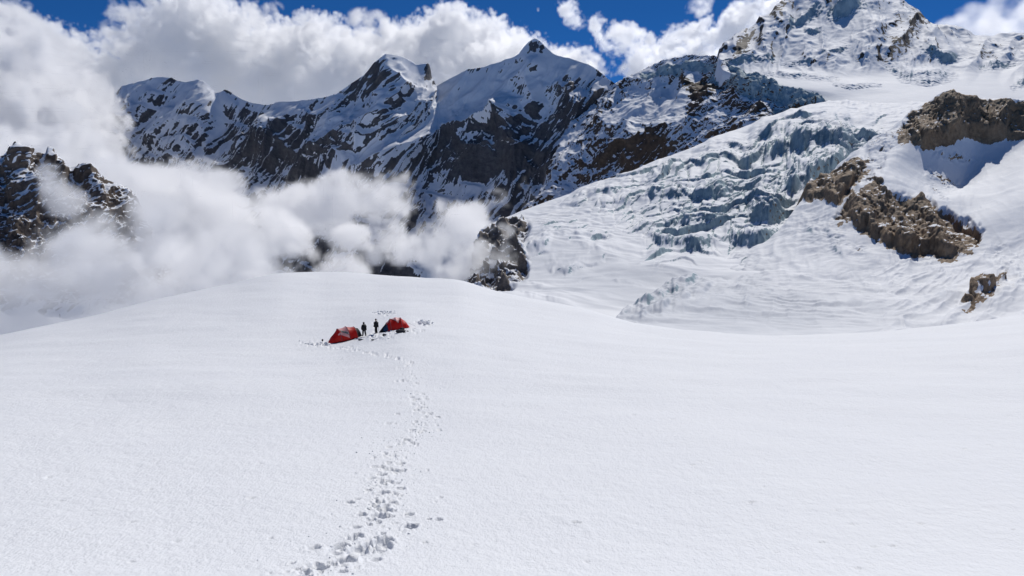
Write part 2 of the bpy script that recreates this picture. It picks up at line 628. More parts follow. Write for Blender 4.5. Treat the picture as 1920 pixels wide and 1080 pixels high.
    q.l(bp.outputs[0], q.b.inputs['Normal'])
    q.l(q.mix(n3, (0.82, 0.84, 0.875), (0.87, 0.885, 0.905)), q.b.inputs['Base Color'])
    q.b.inputs['Roughness'].default_value = 0.7
    q.b.inputs['Specular IOR Level'].default_value = 0.2
    o = grid_mesh('snowfield', V, {}, q.m, True)
    tag(o, kind='structure')
    global SNOW_MAT
    SNOW_MAT = q.m
    from mathutils.bvhtree import BVHTree
    global FG_TREE
    FG_TREE = None
    return o


fg = build_foreground()

# ================================================================ FAR RIDGE
ROCK_FAR = ((0.034, 0.035, 0.041), (0.095, 0.093, 0.098), (0.185, 0.175, 0.168), (0.135, 0.12, 0.11))
ROCK_BROWN = ((0.085, 0.058, 0.036), (0.27, 0.185, 0.112), (0.44, 0.325, 0.215), (0.32, 0.225, 0.145))


def ridge_lines(PX, PY, D, feats):
    s = 0
    for pts, h, wpx in feats:
        d, t = line_dist(PX + 5 * perlin(PX / 30, PY / 30, PX * 0), PY + 5 * perlin(PX / 30, PY / 30, PX * 0 + 5), pts)
        k = np.clip(1 - d / wpx, 0, 1)
        s = s + h * k ** 1.4 * ss(t, -0.05, 0.12) * ss(1 - t, -0.02, 0.3)
    return s


def build_far():
    sky_l = [(-200, 330), (-100, 300), (60, 250), (150, 215), (190, 185), (215, 172), (235, 161), (265, 151), (295, 142), (325, 149), (345, 153), (362, 151), (372, 149), (385, 157), (404, 178),
             (414, 177), (421, 168), (430, 170), (440, 177), (465, 189), (500, 196), (530, 194), (560, 189), (600, 187), (632, 178), (650, 163), (666, 150), (684, 136), (700, 119), (722, 101), (745, 104), (768, 114),
             (780, 121), (800, 119), (806, 127), (808, 142), (819, 161), (830, 153), (845, 145), (880, 132), (930, 116), (975, 101), (982, 88), (992, 78), (1005, 73), (1014, 79), (1025, 88), (1036, 99), (1048, 104),
             (1070, 108), (1090, 116), (1115, 128), (1140, 148), (1165, 162), (1200, 175), (1300, 200)]
    a = np.array(sky_l, float)
    px = np.linspace(-200, 1300, 1050)
    top = np.interp(px, a[:, 0], a[:, 1])
    top = blur(top, 1, 0)
    dtop = np.interp(px, [-200, 200, 420, 560, 722, 820, 1005, 1150, 1300], [5600, 5400, 5200, 4900, 4700, 4900, 4600, 4400, 4200])
    dtop = dtop - 330
    dbase = np.interp(px, [-200, 560, 1000, 1300], [4000, 3700, 3450, 3300])
    nt = 400
    f = np.linspace(0, 1, nt) ** 0.92
    PX = np.broadcast_to(px, (nt, len(px))).copy()
    sm1, sm2, sm3 = blur(top, 8, 0), blur(top, 30, 0), blur(top, 80, 0)
    F = f[:, None]
    line = np.where(F > 0.93, sm1 + (top - sm1) * ss(F, .93, 1), np.where(F > 0.75, sm2 + (sm1 - sm2) * ss(F, .75, .93), sm3 + (sm2 - sm3) * ss(F, .3, .75)))
    PY = 590 + (line - 590) * F
    D = dbase + (dtop - dbase) * (F ** 1.05)
    V = P(PX, PY, D)
    n = normals(blur(blur(V, 6, 0), 6, 1))
    feats = [([(1008, 98), (992, 150), (1002, 195), (965, 245), (950, 300)], 95, 40),
             ([(985, 205), (900, 235), (820, 262), (740, 290), (650, 335), (560, 385)], 150, 46),
             ([(722, 103), (735, 140), (748, 172), (705, 228), (640, 268), (560, 320), (480, 380)], 150, 48),
             ([(421, 170), (385, 215), (335, 275), (280, 330)], 140, 42),
             ([(372, 152), (350, 200), (300, 240), (240, 300)], 120, 40),
             ([(819, 163), (770, 215), (700, 262), (640, 300)], 100, 34),
             ([(1090, 118), (1048, 160), (1075, 200), (1060, 260)], 110, 32),
             ([(1140, 150), (1100, 210), (1040, 290), (1000, 350)], 130, 38),
             ([(560, 190), (520, 240), (450, 290), (380, 340)], 120, 40),
             ([(640, 178), (600, 230), (540, 270), (470, 310)], 90, 34),
             ([(930, 117), (890, 170), (830, 215), (770, 240)], 40, 30),
             ([(265, 152), (235, 210), (190, 270)], 110, 36),
             ([(1200, 180), (1150, 250), (1080, 330), (1040, 380)], 120, 36)]
    damp = 1 - 0.75 * ss(F, .86, 1.0)
    X, Y, Z = V[..., 0], V[..., 1], V[..., 2]
    wx = 90 * fbm(X / 420, Y / 420, Z / 420, 3)
    wz = 90 * fbm(X / 420 + 9, Y / 420, Z / 420, 3)
    # ribs and gullies lean down to the left
    lean = X - Z * 0.50
    rib = ridged((lean + wx) / 340, Y / 1500, (Z + wz) / 1100, 4, 0.5)
    rough = ridged((lean + wx * .6) / 80, Y / 260, (Z + .3 * wz) / 300, 5, 0.6)
    soft = fbm((X + wx) / 300, Y / 600, (Z + wz) / 300, 5, 0.5)
    snowy = np.clip(blob(PX, PY, 880, 195, 105, 45, -20) * 1.1 + blob(PX, PY, 775, 132, 30, 30) + blob(PX, PY, 1010, 160, 40, 40) * .6 + blob(PX, PY, 730, 285, 110, 22, -22) * .9
                    + blob(PX, PY, 330, 215, 90, 45, -20) * .5 + blob(PX, PY, 1050, 120, 60, 22, 25) + blob(PX, PY, 640, 240, 60, 24, -30) * .6 + blob(PX, PY, 830, 480, 60, 40) * 1.2, 0, 1)
    disp = .55 * ridge_lines(PX, PY, D, feats) * damp + damp * (1 - .75 * snowy) * (60 * rib + 15 * rough) + 16 * soft * damp * (1 - .5 * snowy)
    # rock bands: steps in the height
    dip = Z + 0.20 * X + 70 * fbm(X / 500, Y / 500, Z / 900, 3)
    per = 105.0
    ph = dip / per
    saw = ph - np.floor(ph)
    disp = disp + damp * (1 - .9 * snowy) * 22 * (0.5 - ss(saw, 0.0, 0.30) * (1 - saw)) * (0.55 + 0.6 * fbm(X / 260, Y / 260, Z / 260, 3))
    cliff = np.clip(blob(PX, PY, 905, 285, 110, 36) + blob(PX, PY, 600, 300, 60, 28) * .8, 0, 1)
    V = V + n * disp[..., None]
    V[..., 1] -= cliff * 90 * ss(0.5 - np.abs((PY - 285) / 110), 0, 1)
    # hard cliff walls
    V[..., 2] += scarp(PX, PY, D, [(805, 330), (860, 318), (930, 312), (1010, 310)], 46, 46, 3)
    V[..., 2] += scarp(PX, PY, D, [(560, 330), (620, 328), (680, 318)], 28, 40, 3)
    V[..., 2] += scarp(PX, PY, D, [(410, 300), (470, 290), (560, 290)], 18, 30, 3)
    V[..., 2] += scarp(PX, PY, D, [(670, 520), (710, 515), (790, 512)], 36, 40, 3)
    bias = (0.95 * cliff + .5 * blob(PX, PY, 700, 145, 40, 30) + .25 * blob(PX, PY, 290, 170, 90, 40) + .55 * blob(PX, PY, 470, 275, 70, 34) + .6 * blob(PX, PY, 1000, 300, 80, 70)
            + .6 * blob(PX, PY, 1120, 220, 70, 90) + 1.5 * blob(PX, PY, 1008, 92, 20, 15) + 1.2 * blob(PX, PY, 800, 135, 10, 18) + 1.4 * blob(PX, PY, 585, 470, 45, 60) + 1.4 * blob(PX, PY, 715, 495, 50, 28)
            + .4 * blob(PX, PY, 840, 175, 60, 12, -30) + .5 * blob(PX, PY, 650, 200, 60, 40) + 1.0 * blob(PX, PY, 422, 172, 9, 9) - 1.6 * snowy)
    bias = bias + 0.40 * np.clip(fbm((lean + wx) / 70, Y / 400, Z / 260, 5, .6), -1, 1) + .35 * np.clip(fbm(X / 300, Y / 300, dip / 36, 3), -1, 1) - .12 + .55 * fbm((lean + .4 * wx) / 20, Y / 120, Z / 85, 4, .6)
    rk = rock_attr(V, bias, 0.36, 0.06, 0.08, 24)
    A = {'rock': rk, 'ice': rk * 0}
    V, A = skirt(V, A, 'top', (0, 60, -65), 10)
    o = grid_mesh('far_mountains', V, A, mountain_material('far_mountain_surface', ROCK_FAR, 14.0))
    tag(o, kind='structure')


build_far()


# ================================================================ ROCK WALL between the far ridge and the glacier
def build_wall():
    top = [(1085, 168, 4500), (1120, 160, 4350), (1150, 156, 4200), (1185, 140, 4000), (1220, 124, 3800), (1260, 112, 3600), (1300, 106, 3450), (1335, 106, 3300), (1365, 128, 3050), (1410, 146, 2850), (1460, 160, 2720),
           (1520, 178, 2620), (1560, 192, 2520), (1620, 205, 2450)]
    upm = [(1060, 240, 3900), (1120, 225, 3750), (1200, 190, 3550), (1280, 165, 3350), (1340, 160, 3080), (1400, 180, 2750), (1460, 195, 2620), (1540, 215, 2500), (1620, 230, 2430)]
    mid = [(1020, 330, 3500), (1120, 300, 3300), (1200, 275, 3100), (1300, 235, 2900), (1400, 225, 2600), (1500, 230, 2450), (1620, 245, 2400)]
    bas = [(960, 480, 3150), (1100, 430, 2900), (1200, 400, 2700), (1300, 360, 2500), (1400, 320, 2350), (1500, 300, 2300), (1620, 285, 2300)]
    PX, PY, D = loft([bas, mid, upm, top], 400, 330)
    t = np.linspace(0, 1, 330)[:, None]
    V = P(PX, PY, D)
    n = normals(blur(blur(V, 6, 0), 6, 1))
    X, Y, Z = V[..., 0], V[..., 1], V[..., 2]
    feats = [([(1185, 142), (1130, 215), (1060, 300), (1010, 370)], 90, 34), ([(1220, 126), (1175, 205), (1110, 285), (1060, 340)], 100, 36), ([(1262, 114), (1225, 190), (1160, 280), (1110, 330)], 100, 34),
             ([(1310, 140), (1280, 200), (1225, 265), (1150, 330)], 100, 36), ([(1350, 165), (1325, 215), (1290, 262), (1230, 300)], 60, 26), ([(1430, 190), (1400, 225), (1360, 250)], 50, 24),
             ([(1490, 205), (1465, 225), (1440, 240)], 40, 22)]
    damp = 1 - .75 * ss(t, .88, 1)
    lean = X - Z * 0.65
    wx = 50 * fbm(X / 250, Y / 250, Z / 250, 3)
    rib = ridged((lean + wx) / 190, Y / 800, Z / 520, 5, .55)
    rough = ridged((lean + wx) / 55, Y / 160, Z / 90, 4, .55)
    soft = fbm(X / 200, Y / 300, Z / 200, 4)
    snowy = np.clip(blob(PX, PY, 1270, 190, 34, 55, 30) * .9 + blob(PX, PY, 1190, 215, 18, 60, 35) * .6 + blob(PX, PY, 1370, 205, 30, 20, -20) * .6, 0, 1)
    disp = .5 * ridge_lines(PX, PY, D, feats) * damp + damp * (1 - .7 * snowy) * (27 * rib + 9 * rough) + 10 * soft * damp
    V = V + n * disp[..., None]
    ice = np.zeros_like(PX)
    for pts, h, wpx in [([(1335, 150), (1370, 162), (1405, 160)], 26, 30), ([(1390, 172), (1430, 178), (1475, 176)], 26, 26), ([(1455, 200), (1500, 205), (1560, 205)], 26, 26), ([(1215, 150), (1260, 138), (1330, 128)], 12, 20)]:
        V[..., 2] += scarp(PX, PY, D, pts, h, wpx, 2)
        d, q = line_dist(PX, PY, pts)
        ice = np.maximum(ice, ss(1 - d / 10, 0, .5))
    ice = np.maximum(ice, poly_mask(PX, PY, [(1330, 118), (1360, 125), (1420, 145), (1560, 188), (1560, 212), (1500, 206), (1470, 190), (1430, 182), (1400, 180), (1390, 165), (1340, 155)], 4) * .9)
    V, B = even(V, {'ice': ice, 'px': PX, 'py': PY, 'sn': snowy, 'rough': np.clip(.5 + ice - .5 * snowy, 0, 1)}, .5, 6.0, 20.0, 'rough')
    ice, PX, PY, snowy = (B[k] for k in ('ice', 'px', 'py', 'sn'))
    X, Y, Z = V[..., 0], V[..., 1], V[..., 2]
    lean = X - Z * .65
    wx = 0
    bias = 1.5 * blob(PX, PY, 1310, 188, 42, 34, -20) + 1.5 * blob(PX, PY, 1330, 168, 60, 16) + 1.5 * blob(PX, PY, 1400, 203, 50, 20, -10) + 1.0 * blob(PX, PY, 1480, 215, 50, 14) + .7 * blob(PX, PY, 1230, 270, 90, 26, -35) + .5 * blob(PX, PY, 1130, 230, 50, 70, 30) - 1.3 * snowy - 1.5 * ice
    bias = bias + .5 * np.clip(fbm((lean + wx) / 45, Y / 250, Z / 150, 5, .6), -1, 1)
    rk = rock_attr(V, bias, .42, .07, .22, 18)
    A = {'rock': rk, 'ice': ice}
    V, A = skirt(V, A, 'top', (0, 40, -22), 8)
    V, A = skirt(V, A, 'left', (-10, 60, -70), 6)
    rc = ((0.026, 0.019, 0.015), (0.095, 0.064, 0.042), (0.20, 0.14, 0.092), (0.13, 0.09, 0.06))
    tag(grid_mesh('ridge_terrain', V, A, mountain_material('ridge_surface', rc, 9.0)), kind='structure')


build_wall()


# ================================================================ SUMMIT
def build_summit():
    rows = [[(1600, 226, 2250), (1660, 219, 2250), (1750, 212, 2250), (2080, 205, 2250)],
            [(1556, 193, 2560), (1620, 181, 2550), (1700, 172, 2550), (1900, 165, 2550), (2080, 155, 2550)],
            [(1440, 156, 2790), (1500, 162, 2720), (1600, 160, 2690), (1700, 156, 2690), (1880, 150, 2700), (2080, 140, 2700)],
            [(1356, 128, 2990), (1450, 139, 2900), (1560, 146, 2830), (1700, 142, 2830), (1850, 135, 2850), (2080, 120, 2850)],
            [(1348, 104, 3150), (1450, 95, 3130), (1600, 78, 3120), (1720, 72, 3150), (1850, 92, 3200), (2080, 88, 3200)],
            [(1350, 97, 3300), (1400, 66, 3380), (1480, 30, 3420), (1600, 15, 3440), (1720, 42, 3400), (1850, 76, 3380), (2080, 78, 3400)],
            [(1350, 94, 3340), (1372, 84, 3380), (1400, 60, 3480), (1420, 46, 3520), (1440, 30, 3560), (1465, 5, 3620), (1490, -20, 3700), (1530, -58, 3800), (1572, -88, 3860), (1610, -62, 3820), (1660, -20, 3740), (1700, 4, 3680), (1722, 22, 3640),
             (1738, 40, 3600), (1752, 46, 3580), (1780, 47, 3560), (1812, 55, 3540), (1830, 64, 3530), (1856, 66, 3530), (1880, 60, 3530), (1910, 62, 3530), (1960, 58, 3530), (2080, 66, 3530)]]
    PX, PY, D = loft(rows, 460, 340)
    t = np.linspace(0, 1, 340)[:, None]
    V = P(PX, PY, D)
    n = normals(blur(blur(V, 5, 0), 5, 1))
    X, Y, Z = V[..., 0], V[..., 1], V[..., 2]
    face = ss(150 - PY, 0, 40)
    damp = 1 - .7 * ss(t, .90, 1)
    # flutes run down the face, leaning left
    fl = X - (Z - 600) * .55
    wx = 14 * fbm(X / 120, Y / 120, Z / 120, 3)
    flute = ridged((fl + wx) / 62, Y / 900, Z / 700, 4, .55)
    rib = ridged((fl + 3 * wx) / 230, Y / 900, Z / 800, 4, .5)
    soft = fbm(X / 140, Y / 140, Z / 140, 5)
    feats = [([(1345, 100), (1400, 66), (1465, 12), (1530, -55)], 60, 22), ([(1722, 24), (1690, 70), (1650, 110)], 60, 26), ([(1570, -80), (1600, 0), (1640, 60), (1600, 110)], 50, 30),
             ([(1752, 48), (1740, 90), (1690, 130)], 30, 22), ([(1480, 0), (1470, 50), (1420, 100)], 40, 24), ([(1856, 68), (1830, 110), (1800, 150)], 45, 24), ([(1960, 60), (1930, 110), (1880, 160)], 45, 26), ([(1905, 64), (1880, 110), (1850, 140)], 35, 18)]
    disp = face * damp * (8.5 * flute + 15 * rib) + .36 * ridge_lines(PX, PY, D, feats) * damp + 3.5 * soft * (.4 + .6 * face)
    V = V + n * disp[..., None]
    ice = np.zeros_like(PX)
    for pts, h, wpx in [([(1485, 46), (1505, 40), (1535, 18)], 18, 20), ([(1560, 26), (1590, 18), (1615, 8)], 24, 22), ([(1505, 56), (1525, 58), (1540, 52)], 8, 10),
                        ([(1665, 122), (1690, 145), (1730, 150), (1790, 142)], 13, 18), ([(1690, 150), (1740, 158), (1780, 150)], 9, 14), ([(1730, 90), (1770, 110), (1805, 105)], 15, 20),
                        ([(1420, 138), (1470, 142), (1570, 150)], 7, 12), ([(1545, 100), (1575, 92), (1590, 80)], 8, 10), ([(1360, 112), (1400, 118), (1450, 110)], 7, 12), ([(1565, 158), (1590, 165), (1650, 160)], 5, 8),
                        ([(1840, 130), (1870, 128), (1900, 118)], 10, 12), ([(1900, 165), (1920, 158), (1960, 150)], 9, 12), ([(1470, 118), (1500, 116), (1530, 108)], 5, 8)]:
        V[..., 2] += scarp(PX, PY, D, pts, h, wpx, 1.6)
        d, q = line_dist(PX, PY - 0, pts)
        ice = np.maximum(ice, ss(1 - d / (h * .55 + 3), 0, .5))
    V, B = even(V, {'ice': ice, 'px': PX, 'py': PY, 'face': face, 'rough': np.clip(.15 * face + ice, 0, 1)}, .5, 3.0, 18.0, 'rough')
    ice, PX, PY, face = (B[k] for k in ('ice', 'px', 'py', 'face'))
    X, Y, Z = V[..., 0], V[..., 1], V[..., 2]
    fl = X - (Z - 600) * .55
    nz = normals(V)[..., 2]
    ice = ice * ss(.80 - nz, 0, .2)
    bias = 1.0 * blob(PX, PY, 1700, 60, 26, 60, 30) + .8 * blob(PX, PY, 1735, 35, 16, 22, -40) + .8 * blob(PX, PY, 1420, 62, 90, 18, -40) + .5 * blob(PX, PY, 1395, 92, 50, 14, -40) + .3 * blob(PX, PY, 1500, 120, 60, 10, -20) + .4 * blob(PX, PY, 1590, 120, 60, 12) + .4 * blob(PX, PY, 1860, 95, 30, 20) - .5 * blob(PX, PY, 1560, 60, 80, 40) - 2 * (1 - face) - 1.5 * ice
    bias = bias + 0.95 * np.clip(fbm((fl) / 38, Y / 300, Z / 220, 5, .6), -1, 1)
    rk = rock_attr(V, bias, .46, .07, .24, 18)
    A = {'rock': rk, 'ice': ice}
    V, A = skirt(V, A, 'top', (0, 45, -40), 8)
    V, A = skirt(V, A, 'left', (-4, 40, -50), 6)
    rc = ((0.03, 0.027, 0.026), (0.09, 0.075, 0.062), (0.18, 0.15, 0.12), (0.13, 0.10, 0.075))
    tag(grid_mesh('summit_mountain', V, A, mountain_material('summit_surface', rc, 8.0)), kind='structure')


build_summit()


# ================================================================ GLACIER
ICEFALL = [(1040, 384), (1110, 352), (1230, 318), (1330, 288), (1400, 268), (1500, 250), (1600, 240), (1660, 240), (1640, 290), (1560, 330), (1500, 340), (1490, 400), (1475, 445), (1400, 470), (1300, 468), (1230, 452), (1180, 432), (1120, 405)]


def build_glacier():
    rows = [[(930, 560, 620), (1150, 602, 600), (1350, 645, 590), (1750, 665, 590)],
            [(878, 528, 850), (1000, 522, 800), (1200, 532, 780), (1400, 552, 760), (1750, 560, 760)],
            [(890, 472, 980), (1000, 470, 930), (1200, 482, 900), (1400, 492, 900), (1750, 500, 900)],
            [(905, 430, 1100), (1000, 432, 1050), (1200, 442, 1020), (1400, 452, 1020), (1750, 455, 1020)],
            [(965, 401, 1230), (1060, 402, 1180), (1200, 406, 1130), (1400, 412, 1110), (1750, 412, 1110)],
            [(1045, 371, 1370), (1150, 367, 1310), (1300, 367, 1240), (1450, 367, 1210), (1750, 362, 1210)],
            [(1160, 332, 1540), (1300, 324, 1460), (1450, 317, 1410), (1600, 312, 1390), (1800, 302, 1390)],
            [(1290, 284, 1760), (1400, 276, 1710), (1500, 269, 1660), (1620, 260, 1610), (1850, 256, 1610)],
            [(1375, 246, 2000), (1470, 236, 1950), (1600, 229, 1910), (1750, 221, 1900), (2080, 216, 1900)],
            [(1490, 211, 2350), (1560, 204, 2320), (1700, 196, 2300), (1850, 189, 2300), (2080, 183, 2300)],
            [(1530, 203, 2600), (1650, 190, 2600), (1850, 182, 2600), (2080, 170, 2600)]]
    nt, ns = 560, 640
    PX, PY, D = loft(rows, ns, nt)
    V = P(PX, PY, D)
    X, Y, Z = V[..., 0], V[..., 1], V[..., 2]
    m = poly_mask(PX, PY, ICEFALL, 22)
    m = m * np.clip(.5 + .6 * np.clip(blob(PX, PY, 1350, 390, 150, 80, -15) + .6 * blob(PX, PY, 1480, 300, 140, 40, -10), 0, 1), 0, 1)
    m2 = poly_mask(PX, PY, [(985, 405), (1100, 352), (1300, 282), (1500, 232), (1620, 218), (1730, 218), (1660, 300), (1520, 420), (1460, 490), (1330, 500), (1180, 500), (1060, 520), (985, 500), (1000, 440)], 30)
    s_edge = ss(np.linspace(0, 1, ns)[None, :], 0, 0.06)
    up = PY < 300
    # gentle folds of the snow cover
    wx = 26 * fbm(X / 130, Y / 130, X * 0, 3)
    dz = 5.5 * fbm((X + wx) / 150, (Y + wx) / 90, X * 0 + 2, 4) * s_edge
    dz = dz + 1.6 * ridged((X + wx) / 45, (Y + .5 * X) / 22, X * 0, 3) * (1 - m) * s_edge * ss(np.clip(480 - PY, 0, 999), 0, 60)
    # terraces of the icefall: bands running up to the right, broken into blocks
    band = PY + 0.235 * (PX - 1040)          # constant along the bands
    bw = band + 17 * fbm(PX / 120, PY / 70, PX * 0, 3) + 3 * fbm(PX / 30, PY / 20, PX * 0 + 4, 3)
    for per, amp, sd in ((29.0, 15.0, 0.3), (13.0, 5.0, 1.7)):
        ph = -bw / per + sd + .55 * fbm(PX / 130, PY / 130, PX * 0 + sd * 9, 2)
        i = np.floor(ph)
        fr = ph - i
        rnd = np.sin(i * 91.7 + sd * 31) * 4375.5
        rnd = rnd - np.floor(rnd)
        along = np.clip(.65 + 1.1 * fbm(PX / 85, i * 7.7, PX * 0 + 11 + sd, 2), 0.0, 1.35)
        saw = np.where(fr < .07, fr / .07, 1 - (fr - .07) / .93) ** 1.1
        dz = dz + np.maximum(m, .80 * m2 * (1 - .55 * ss(PY, 450, 500)) * np.clip(.55 + 1.3 * fbm(PX / 110, PY / 60, PX * 0 + 31, 3), 0, 1.4)) * amp * D / FPX * (.4 + .9 * rnd) * along * (saw - .35)
    ed, rid = cells(PX / 27 + .35 * fbm(PX / 25, PY / 25, PX * 0, 2), bw / 15, 3)
    dz = dz + m * D / FPX * (4 * (rid - .5) - 3.5 * (1 - ss(ed, 0.02, .16)))
    ed2, rid2 = cells(PX / 11, bw / 8, 5)
    dz = dz + m * D / FPX * (2.4 * (rid2 - .5)) * ss(fbm(PX / 70, PY / 60, PX * 0 + 21, 2), -.1, .3)
    ice = np.zeros_like(PX)
    lines = [([(1050, 384), (1110, 372), (1170, 362), (1230, 356)], 12, 22), ([(1180, 352), (1240, 336), (1300, 318), (1390, 300)], 15, 26), ([(1060, 388), (1130, 384), (1220, 372), (1290, 370)], 8, 16),
             ([(1200, 376), (1260, 374), (1310, 366)], 18, 26), ([(1290, 372), (1330, 376), (1390, 352)], 26, 30), ([(1390, 312), (1450, 298), (1520, 290), (1600, 284), (1650, 262)], 30, 40), ([(1455, 370), (1500, 358), (1560, 330), (1610, 300)], 46, 60),
             ([(1400, 420), (1440, 424), (1475, 410)], 40, 40), ([(1350, 452), (1420, 462), (1470, 442)], 26, 26), ([(1250, 420), (1310, 430), (1360, 420)], 20, 24), ([(1190, 432), (1240, 456), (1300, 462), (1360, 455)], 20, 20),
             ([(1310, 292), (1360, 280), (1420, 276)], 7, 12), ([(1400, 262), (1450, 262), (1510, 254)], 11, 18), ([(1440, 268), (1500, 268), (1560, 262)], 6, 12), ([(1470, 240), (1520, 246), (1580, 240)], 9, 16), ([(1560, 232), (1600, 232), (1640, 226)], 6, 12),
             ([(1600, 222), (1630, 222), (1660, 214)], 7, 10), ([(1640, 232), (1690, 230), (1730, 222)], 4, 8), ([(1380, 250), (1440, 240), (1500, 226)], 6, 12), ([(1310, 276), (1350, 270), (1390, 262)], 5, 10), ([(1530, 196), (1580, 200), (1640, 196)], 6, 14),
             ([(1060, 440), (1090, 448), (1130, 440)], 5, 10), ([(1000, 452), (1040, 446), (1090, 440)], 6, 14), ([(1020, 500), (1060, 508), (1110, 490)], 9, 14), ([(1030, 512), (1070, 500), (1120, 478)], 5, 10), ([(1090, 462), (1130, 470), (1180, 462)], 5, 10),
             ([(985, 470), (1010, 468), (1040, 455)], 10, 14), ([(1130, 520), (1180, 530), (1240, 540)], 3, 8), ([(1190, 470), (1230, 482), (1280, 478)], 4, 8), ([(940, 545), (1010, 560), (1080, 570)], 4, 8), ([(960, 525), (1010, 535), (1050, 530)], 3, 8)]
    for pts, h, wpx in lines:
        k = scarp(PX, PY, D, pts, h, wpx, 1.6, 3.5)
        dz = dz + k
        d, _ = line_dist(PX, PY, pts)
        ice = np.maximum(ice, ss(1.5 - d / (h * .5 + 4), 0, .6) * (1 if h > 6.5 else .4))
    V[..., 2] += dz
    # the rock buttress at the low end
    butt = np.clip(poly_mask(PX, PY, [(870, 535), (880, 470), (905, 432), (940, 415), (985, 412), (992, 430), (975, 462), (990, 490), (985, 515), (950, 545), (920, 550)], 7), 0, 1)
    nb = normals(blur(blur(V, 4, 0), 4, 1))
    V = V + nb * (butt * (13 * ridged(X / 38, Y / 60, Z / 46, 5, .5) + 5 * fbm(X / 12, Y / 12, Z / 12, 3)))[..., None]
    rough_at = np.clip(np.maximum(np.maximum(m, .7 * m2), ice) * ss(.92 - normals(V)[..., 2], 0, .3) + .8 * butt, 0, 1)
    V, B = even(V, {'m': m, 'm2': m2, 'ice': ice, 'butt': butt, 'rough': rough_at, 'px': PX, 'py': PY}, .4, 1.5, 8.0, 'rough')
    m, m2, ice, butt, PX, PY = (B[k] for k in ('m', 'm2', 'ice', 'butt', 'px', 'py'))
    X, Y, Z = V[..., 0], V[..., 1], V[..., 2]
    nz = normals(V)[..., 2]
    steep = ss(.80 - nz, 0, .20)
    ice = np.clip(np.maximum(np.maximum(m, .8 * m2), ice) * steep * 1.25, 0, 1)
    bias = .9 * butt - 1.5 * (1 - butt) + .35 * fbm(X / 26, Y / 26, Z / 26, 4) * butt - .9 * butt * blob(PX, PY, 930, 505, 26, 22)
    rk = rock_attr(V, bias, .52, .10, .15, 16)
    prior_or_shade = np.clip(.75 * blob(PX, PY, 1180, 530, 190, 50, 10) + .35 * fbm(X / 60, Y / 40, X * 0 + 12, 4) * ss(PY, 400, 480), 0, 1)  # dimness of the lower glacier painted as grey, plus random tone
    A = {'rock': rk, 'ice': ice * (1 - butt), 'prior_or_shade': prior_or_shade}
    V, A = skirt(V, A, 'bottom', (0, -14, -4.5), 14)
    V, A = skirt(V, A, 'left', (4, 16, -20), 10)
    rc = ((0.06, 0.05, 0.045), (0.18, 0.155, 0.13), (0.31, 0.27, 0.23), (0.21, 0.16, 0.12))
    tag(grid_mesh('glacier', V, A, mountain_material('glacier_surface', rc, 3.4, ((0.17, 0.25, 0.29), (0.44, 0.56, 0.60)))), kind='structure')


build_glacier()


